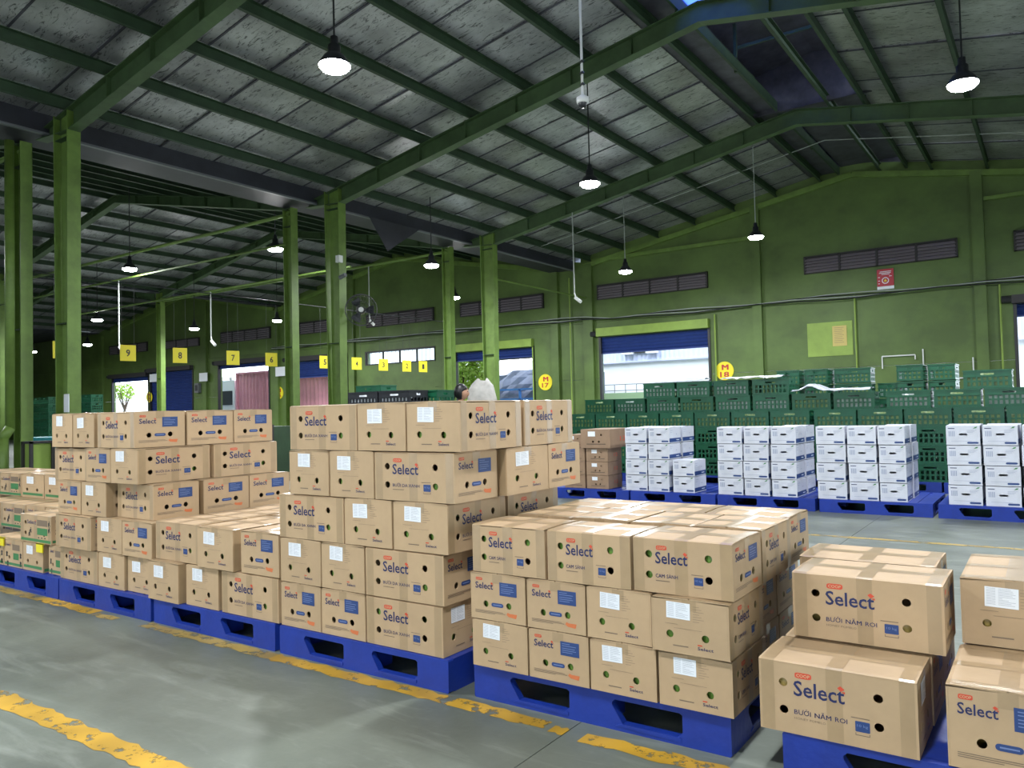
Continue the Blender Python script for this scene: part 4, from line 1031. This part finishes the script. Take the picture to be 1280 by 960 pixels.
t = thing('dome_camera', 'white dome security camera on a long white pole from the roof', 'camera', (-4.62, 8.30, 5.02))
MB().lathe([(.0, .10), (.03, .10), (.055, .08), (.075, .07), (.075, .02), (.07, .0), (.055, .0)], 'white_plastic', 20).build('housing', t, True)
MB().lathe([(.055, .0), (.05, -.03), (.035, -.052), (.0, -.06)], 'lamp_black', 16).build('dome', t, True)
MB().tube((0, 0, .10), (0, 0, 3.3), .017, 'white_plastic', 8).build('pole', t)
mb = MB()
for z_ in (.22, .36, .5): mb.tube((-.02, 0, z_), (.02, 0, z_+.03), .024, 'dark_metal', 6)
mb.build('cable_tie', t)
def bullet(x, y, z, ztop, lb, a=0):
    t = thing('bullet_camera', lb, 'camera', (x, y, z), a, 'bullet cameras on drop poles')
    MB().tube((0, 0, .25), (0, 0, ztop-z), .018, 'cable_white', 6).build('pole', t)
    mb = MB(); mb.tube((0, 0, .27), (.05, 0, .12), .02, 'white_plastic', 8); mb.build('bracket', t)
    MB().tube((.02, 0, .14), (.20, 0, .0), .045, 'white_plastic', 10).build('housing', t); return t
bullet(-10.66, 18.4, 4.15, zmain(-10.66)-.02-.24-.34, 'white bullet camera on a pole beside the far left pilaster of the main hall')
bullet(-21.1, 14.3, 3.45, 5.1, 'white bullet camera on a pole between yellow signs seven and eight')
bullet(-22.5, 12.2, 3.25, 5.36, 'white bullet camera on a pole beside yellow sign nine')
bullet(-18.36, 18.3, 4.15, 6.1, 'white bullet camera on a pipe seen beside the wall fan')
t = thing('junction_box', 'white junction box and small camera on the fan column', 'box', (-13.38, 12.4, 4.75)); MB().box(-.05, .06, -.06, .06, 0, .16, 'white_plastic').build('case', t); MB().tube((.02, 0, -.35), (.2, 0, -.30), .05, 'gutter_pale', 8).build('camera_head', t)
# torn black cloth hanging from the gutter
tag(MB().poly([(-14.0, 14.0, 6.22), (-14.0, 15.9, 6.22), (-14.05, 14.7, 5.45), (-14.03, 14.6, 5.9)], [(0, 1, 3), (1, 2, 3), (2, 0, 3)], 'gutter_dark').build('hanging_cloth'), 'torn black cloth hanging from the valley gutter', 'cloth')

# ================= DOWNPIPE, CABINET, MISC LEFT =================
t = thing('downpipe', 'thick green rain pipe with an elbow at the left edge', 'pipe', (-14.86, 6.13, 0))
mb = MB(); mb.tube((0, 0, 1.15), (0, 0, 6.2), .075, 'steel_green', 14); mb.tube((0, 0, 1.18), (-.02, -.12, .98), .085, 'steel_green', 14); mb.tube((-.02, -.12, 0), (-.02, -.12, 1.0), .10, 'steel_green', 14); mb.build('pipe', t, True)
t = thing('steel_cabinet', 'low green steel cabinet with a dark frame beside the downpipe', 'cabinet', (-14.5, 6.42, .0))
MB().box(-.13, .13, -.16, .16, .05, .90, 'wall_green_light').build('panel', t)
mb = MB()
for a, b in ((-.17, -.12), (.12, .17)):
    for c, d in ((-.20, -.15), (.15, .20)): mb.box(a, b, c, d, 0, .94, 'frame_dark')
mb.box(-.17, .17, -.20, .20, .90, .94, 'frame_dark'); mb.box(.12, .17, -.20, .20, .05, .1, 'frame_dark'); mb.build('frame', t)
t = thing('teal_bin', 'teal plastic bin below the distant green crates', 'bin', (-21.5, 10.0, 0)); MB().box(-1.2, 1.2, -.5, .5, .35, .85, 'teal_plastic').build('tub', t)
for a in (-1, .85):
    for b in (-.45, .35): MB().box(a, a+.15, b, b+.1, 0, .35, 'dark_metal').build('leg', t)
t = thing('hand_cart', 'dark green wheeled cart seen between the two tall stacks', 'cart', (-9.95, 7.75, 0), .2)
MB().box(-.3, .3, -.3, .3, .35, 1.12, 'roof_green').build('body', t)
mb = MB()
for a in (-.32, .29):
    for b in (-.32, .29): mb.box(a, a+.03, b, b+.03, .2, 1.15, 'frame_dark')
mb.box(-.32, .32, -.32, .32, .28, .34, 'frame_dark'); mb.build('frame', t)
for a in (-.25, .25):
    for b in (-.25, .25): MB().tube((a-.02, b, .1), (a+.02, b, .1), .1, 'dark_metal', 14).build('wheel', t); 
# white sack beside the woman
random.seed(9); mb = MB(); prof = []
pts = []; n = 14; m_ = 9
for k in range(m_+1):
    for i in range(n):
        a = 2*PI*i/n; f = k/m_; r = .23*(math.sin(PI*min(.999, .12+f*.86))**.42)*(1+.25*f*math.sin(2*a))*(1+.16*math.sin(3*a+f*4)+random.uniform(-.05, .05))
        pts.append((r*math.cos(a), r*.8*math.sin(a), 1.66*f*.42+f*f*.05*math.sin(2*a+1)))
mb.poly(pts, [(k*n+i, k*n+(i+1) % n, (k+1)*n+(i+1) % n, (k+1)*n+i) for k in range(m_) for i in range(n)]+[tuple(range(m_*n, m_*n+n)), tuple(range(n-1, -1, -1))], 'sack')
o = tag(mb.build('white_sack', None, True), 'crumpled whitish plastic sack standing on crates just right of the woman', 'sack'); o.location = (-7.46, 9.92, 1.055)

# ================= PERSON =================
def skin_mesh(name, verts, edges, radii, mt, parent, lv=2):
    me = bpy.data.meshes.new(name); me.from_pydata(verts, edges, []); o = bpy.data.objects.new(name, me); C.objects.link(o)
    md = o.modifiers.new('s', 'SKIN'); md.use_smooth_shade = True
    for i, r in enumerate(radii): me.skin_vertices[0].data[i].radius = (r, r) if not isinstance(r, tuple) else r
    me.skin_vertices[0].data[0].use_root = True
    sb = o.modifiers.new('u', 'SUBSURF'); sb.levels = lv; sb.render_levels = lv
    dg = bpy.context.evaluated_depsgraph_get(); m2 = bpy.data.meshes.new_from_object(o.evaluated_get(dg)); bpy.data.objects.remove(o)
    m2.materials.clear(); m2.materials.append(MAT[mt]); o = bpy.data.objects.new(name, m2); C.objects.link(o); o.parent = parent
    for p in m2.polygons: p.use_smooth = True
    return o
bpy.ops.object.select_all(action='DESELECT') if bpy.context.mode == 'OBJECT' and False else None
def person(x, y, rz):
    t = thing('person', 'person with black hair tied back in dark shirt, seen in profile behind the cartons', 'person', (x, y, 0), rz)
    # faces +X in local space; one continuous body
    V = [(0, 0, .92), (0, 0, 1.08), (0, 0, 1.24), (0.0, 0, 1.35), (.01, 0, 1.42), (.02, 0, 1.47)]
    E = [(0, 1), (1, 2), (2, 3), (3, 4), (4, 5)]; R = [(.15, .11), (.12, .095), (.15, .10), (.09, .07), (.05, .05), (.048, .048)]
    for s_ in (-1, 1):
        k = len(V); V += [(0, s_*.17, 1.33), (.0, s_*.21, 1.08), (.14, s_*.19, .92), (.24, s_*.17, .93)]; R += [.055, .042, .032, .024]
        E += [(3, k), (k, k+1), (k+1, k+2), (k+2, k+3)]
        k2 = len(V)
        for j, (dx, dy, dz, ln) in enumerate(((.07, -.03, 0, 1), (.085, -.01, 0, 1), (.08, .012, 0, 1), (.065, .032, -.005, 1), (.03, -.045, .02, 1))):
            V.append((.24+dx*.6, s_*(.17)+dy, .93+dz-.005)); V.append((.24+dx, s_*.17+dy*1.05, .93+dz-.03)); R += [.009, .008]; kk = len(V)-2; E += [(k+3, kk), (kk, kk+1)]
        k = len(V); V += [(0, s_*.09, .84), (.01, s_*.095, .48), (-.01, s_*.095, .09), (.10, s_*.10, .035)]; R += [.085, .055, .04, .035]
        E += [(0, k), (k, k+1), (k+1, k+2), (k+2, k+3)]
    skin_mesh('body', V, E, R, 'skin', t)
    # head: shaped ellipsoid with brow, nose, chin
    mb = MB(); n, m_ = 20, 16; p = []
    for k in range(m_+1):
        for i in range(n):
            a = 2*PI*i/n; b = PI*k/m_; cx, cy_, cz = math.sin(b)*math.cos(a), math.sin(b)*math.sin(a), math.cos(b)
            X, Yy, Z = cx*.095, cy_*.075, cz*.115
            fr = max(0, cx)
            if Z < 0: Yy *= 1-.35*(-Z/.115); X = X*(1-.10*(-Z/.115))+.008
            if fr > .9 and abs(cz+.12) < .2: X += .022*(1-abs(cz+.12)/.2)
            if fr > .8 and .12 < cz < .32: X += .004
            if fr > .85 and -.45 < cz < -.33: X += .007
            p.append((X+.03, Yy, Z+1.565))
    mb.poly(p, [(k*n+i, k*n+(i+1) % n, (k+1)*n+(i+1) % n, (k+1)*n+i) for k in range(m_) for i in range(n)], 'skin')
    h = mb.build('head', t, True)
    for s_ in (-1, 1):
        MB().lathe([(.0, .010), (.007, .007), (.010, 0), (.007, -.007), (0, -.010)], 'hair', 10, (.115, s_*.030, 1.577)).build('eye', h, True)
        MB().lathe([(.0, .026), (.012, .018), (.014, 0), (.008, -.02), (0, -.026)], 'skin', 10, (.015, s_*.076, 1.56)).build('ear', h, True)
    MB().box(.108, .120, -.022, .022, 1.508, 1.516, 'sign_red').build('mouth', h)
    mb = MB(); p = []
    for k in range(13):
        for i in range(n):
            a = 2*PI*i/n; b = PI*k/12; cx, cy_, cz = math.sin(b)*math.cos(a), math.sin(b)*math.sin(a), math.cos(b)
            X = .02+cx*(.112 if cx < 0 else .100 if cz > .25 else .02); p.append((X-.002, cy_*.094, 1.575+cz*(.132 if cz > 0 else .125)))
    mb.poly(p, [(k*n+i, k*n+(i+1) % n, (k+1)*n+(i+1) % n, (k+1)*n+i) for k in range(12) for i in range(n)], 'hair')
    hr = mb.build('hair', t, True)
    MB().lathe([(.0, .05), (.03, .04), (.045, 0), (.04, -.05), (.02, -.12), (0, -.14)], 'hair', 12, (-.11, 0, 1.56)).build('ponytail', t, True)
    mb = MB().lathe([(.05, 1.435), (.13, 1.40), (.20, 1.33), (.175, 1.2), (.15, 1.05), (.18, .90), (.185, .82), (.17, .82)], 'shirt', 20)
    mb.v = [(a*.72, b, c) for a, b, c in mb.v]
    for s_ in (-1, 1): mb.tube((0, s_*.15, 1.35), (.0, s_*.215, 1.10), .075, 'shirt', 12, .06)
    mb.build('shirt', t, True)
    mb = MB()
    for s_ in (-1, 1): mb.tube((0, s_*.09, .90), (.005, s_*.095, .10), .105, 'dark_metal', 12, .065)
    mb.build('trousers', t, True)
person(-7.42, 9.28, math.radians(38))

# ================= OUTSIDE =================
struct(MB().box(-62, 12, YW+.3, 60, -.01, .0, 'asphalt').build('floor'))
t = thing('white_building', 'white building with a lilac corrugated band outside the M 18 doorway', 'building', (-12, 33, 0))
MB().box(-7.5, 12, 0, 3, 0, 3.35, 'outside_white').build('wall', t)
mb = MB(); p = []; N = 170
for i in range(N+1):
    x = -7.5+19.5*i/N; y = -.12-(.05 if i % 2 else 0); p += [(x, y, 3.4), (x, y, 7.5)]
mb.poly(p, [(2*i, 2*i+2, 2*i+3, 2*i+1) for i in range(N)], 'outside_lilac'); mb.box(-7.5, 12, -.1, 3, 3.4, 7.5, 'outside_white'); mb.box(-7.5, 12, -.2, 0, 3.32, 3.40, 'outside_lilac'); mb.build('cladding', t)
for i, x in enumerate((-4.4, -3.2)): MB().box(x, x+.5, -.5, -.2, 3.68, 4.1, 'white_plastic').build('air_conditioner', t)
MB().box(-3.85, -3.25, -.3, -.2, 3.72, 4.0, 'dark_metal').build('opening', t)
t = thing('railing', 'thin grey railing outside the M 18 doorway', 'railing', (-16, 29, 0)); mb = MB()
for i in range(24): mb.tube((i*.5, 0, 0), (i*.5, 0, 2.2), .015, 'gutter_pale', 5)
for z_ in (1.95, 2.2): mb.tube((0, 0, z_), (11.5, 0, z_), .015, 'gutter_pale', 5)
mb.build('bars', t)
tag(MB().box(-16, -6, 28.2, 28.4, 0, 1.84, 'mint_wall').build('low_wall'), 'pale green low wall outside the M 18 doorway', 'wall')
tag(MB().box(-38, -14.5, 40, 43, 0, 6.2, 'outside_white').build('far_building'), 'pale building behind the truck outside', 'building')
def container(x0, x1, y, z1, mt, lb):
    t = thing('shipping_container', lb, 'container', (x0, y, 0)); N = int((x1-x0)/.14); p = []
    for i in range(N+1): x = (x1-x0)*i/N; yy = (0, .05)[i % 2]; p += [(x, yy, .9), (x, yy, z1-.1)]
    MB().poly(p, [(2*i, 2*i+2, 2*i+3, 2*i+1) for i in range(N)], mt).build('corrugated_side', t)
    mb = MB(); W = x1-x0; mb.box(0, W, .06, 2.3, .9, z1-.1, mt); mb.box(0, W, -.03, 2.35, z1-.1, z1, mt); mb.box(0, W, -.03, 2.35, .8, .92, 'outside_white'); mb.box(-.03, .08, -.04, .1, .8, z1, mt); mb.box(W-.08, W+.03, -.04, .1, .8, z1, mt); mb.build('frame', t)
    for a in (.6, 1.6, W-1.6, W-.7): MB().tube((a, .2, .45), (a, .55, .45), .45, 'dark_metal', 16).build('wheel', t)
container(-37.8, -33.5, 27.2, 3.7, 'pink_metal', 'faded pink ribbed container seen through the far doorway'); container(-33.2, -29.3, 26.6, 3.2, 'pink_metal', 'reddish container seen through the doorway left of the fan column')
t = thing('truck_cab', 'white truck cab beside the faded pink container', 'truck', (-39.7, 27.2, 0)); MB().box(0, 1.7, 0, 2.2, .5, 3.3, 'outside_white').build('cab', t); MB().box(.2, 1.5, -.02, 0, 1.9, 2.7, 'dark_metal').build('windscreen', t)
for a in (.3, 1.3): MB().tube((a, .1, .45), (a, .4, .45), .45, 'dark_metal', 16).build('wheel', t)
for a in (.3, 1.3): MB().lathe([(0, .15), (.12, .1), (.15, 0), (.12, -.1), (0, -.15)], 'white_plastic', 10, (a, .1, 3.42)).build('roof_lamp', t, True)
t = thing('tarp_truck', 'truck with a dark grey tarpaulin and blue rails outside the M 17 doorway', 'truck', (-22.2, 29.8, 0))
random.seed(2); mb = MB(); p = []; nx, nz = 12, 6
for k in range(nz+1):
    for i in range(nx+1): p.append((5.2*i/nx, -.1+.5*(k/nz)**3+random.uniform(-.06, .06), 1.1+2.0*k/nz-(.5 if i < 3 else 0)*(k/nz)*(1-i/3 if i < 3 else 0)))
mb.poly(p, [(k*(nx+1)+i, k*(nx+1)+i+1, (k+1)*(nx+1)+i+1, (k+1)*(nx+1)+i) for k in range(nz) for i in range(nx)], 'tarp'); mb.box(.1, 5.1, .3, 2.3, 1.0, 2.9, 'tarp'); mb.build('tarpaulin', t)
mb = MB()
for x in (.6, 2.0, 3.4, 4.8): mb.box(x, x+.08, -.25, -.15, 1.2, 2.2, 'truck_blue')
for z_ in (1.25, 1.7, 2.15): mb.box(.6, 4.9, -.25, -.15, z_, z_+.08, 'truck_blue')
mb.build('side_rail', t); MB().box(0, 5.2, 0, 2.2, .8, 1.0, 'dark_metal').build('chassis', t)
for a in (.8, 4.2): MB().tube((a, .0, .45), (a, .35, .45), .45, 'dark_metal', 16).build('wheel', t)
def tree(x, y, h, r, lb, n=900):
    t = thing('tree', lb, 'tree', (x, y, 0)); random.seed(int(h*10)); mb = MB(); mb.tube((0, 0, 0), (.1, 0, h*.55), .14, 'bark', 8, .08)
    for i in range(6):
        a = i*1.05; mb.tube((.1, 0, h*.45), (r*.7*math.cos(a), r*.7*math.sin(a), h*.8), .06, 'bark', 6, .02)
    mb.build('trunk', t); mb = MB()
    for i in range(n):
        d = Vector((random.gauss(0, 1), random.gauss(0, 1), random.gauss(0, 1))).normalized()*r*random.random()**.4; c = Vector((0, 0, h*.78))+Vector((d.x, d.y, d.z*1.0))
        a = Vector((random.uniform(-1, 1), random.uniform(-1, 1), random.uniform(-.6, .6))).normalized(); b = a.orthogonal().normalized(); s_ = random.uniform(.10, .2)
        mb.poly([c-a*s_, c+b*s_*.35, c+a*s_, c-b*s_*.35], [(0, 1, 2, 3)], 'leaf')
    mb.build('foliage', t)['kind'] = 'stuff'
tree(-21.6, 27.4, 3.7, 1.5, 'bright green leafy tree outside the M 17 doorway', 2600)
tree(-52.0, 28.5, 4.0, .7, 'small pale green plant outside the far left doorway', 260)
tag(MB().box(-66, -42.5, 33, 35, 0, 3.3, 'outside_white').build('site_fence'), 'long white hoarding outside the far left doorways', 'fence')
for x0, x1, y, z_ in ((-19.0, -16.3, 26.5, 3.29), (-34.5, -32.3, 26.3, 3.84)):
    t = thing('tube_light', 'lit tube lamp under the canopy outside the '+('M 17 doorway' if x0 > -20 else 'pink container doorway'), 'lamp', (x0, y, z_)); MB().tube((0, 0, 0), (x1-x0, 0, 0), .04, 'tube_glow', 8).build('tube', t); MB().box(0, x1-x0, -.04, .04, .04, .10, 'gutter_pale').build('fitting', t)
struct(MB().box(-21, -15, 25.0, 27.5, 3.4, 3.5, 'gutter_pale').build('trim_3'))
struct(MB().box(-37, -30.9, 25.0, 27.0, 3.95, 4.05, 'gutter_pale').build('trim_4'))
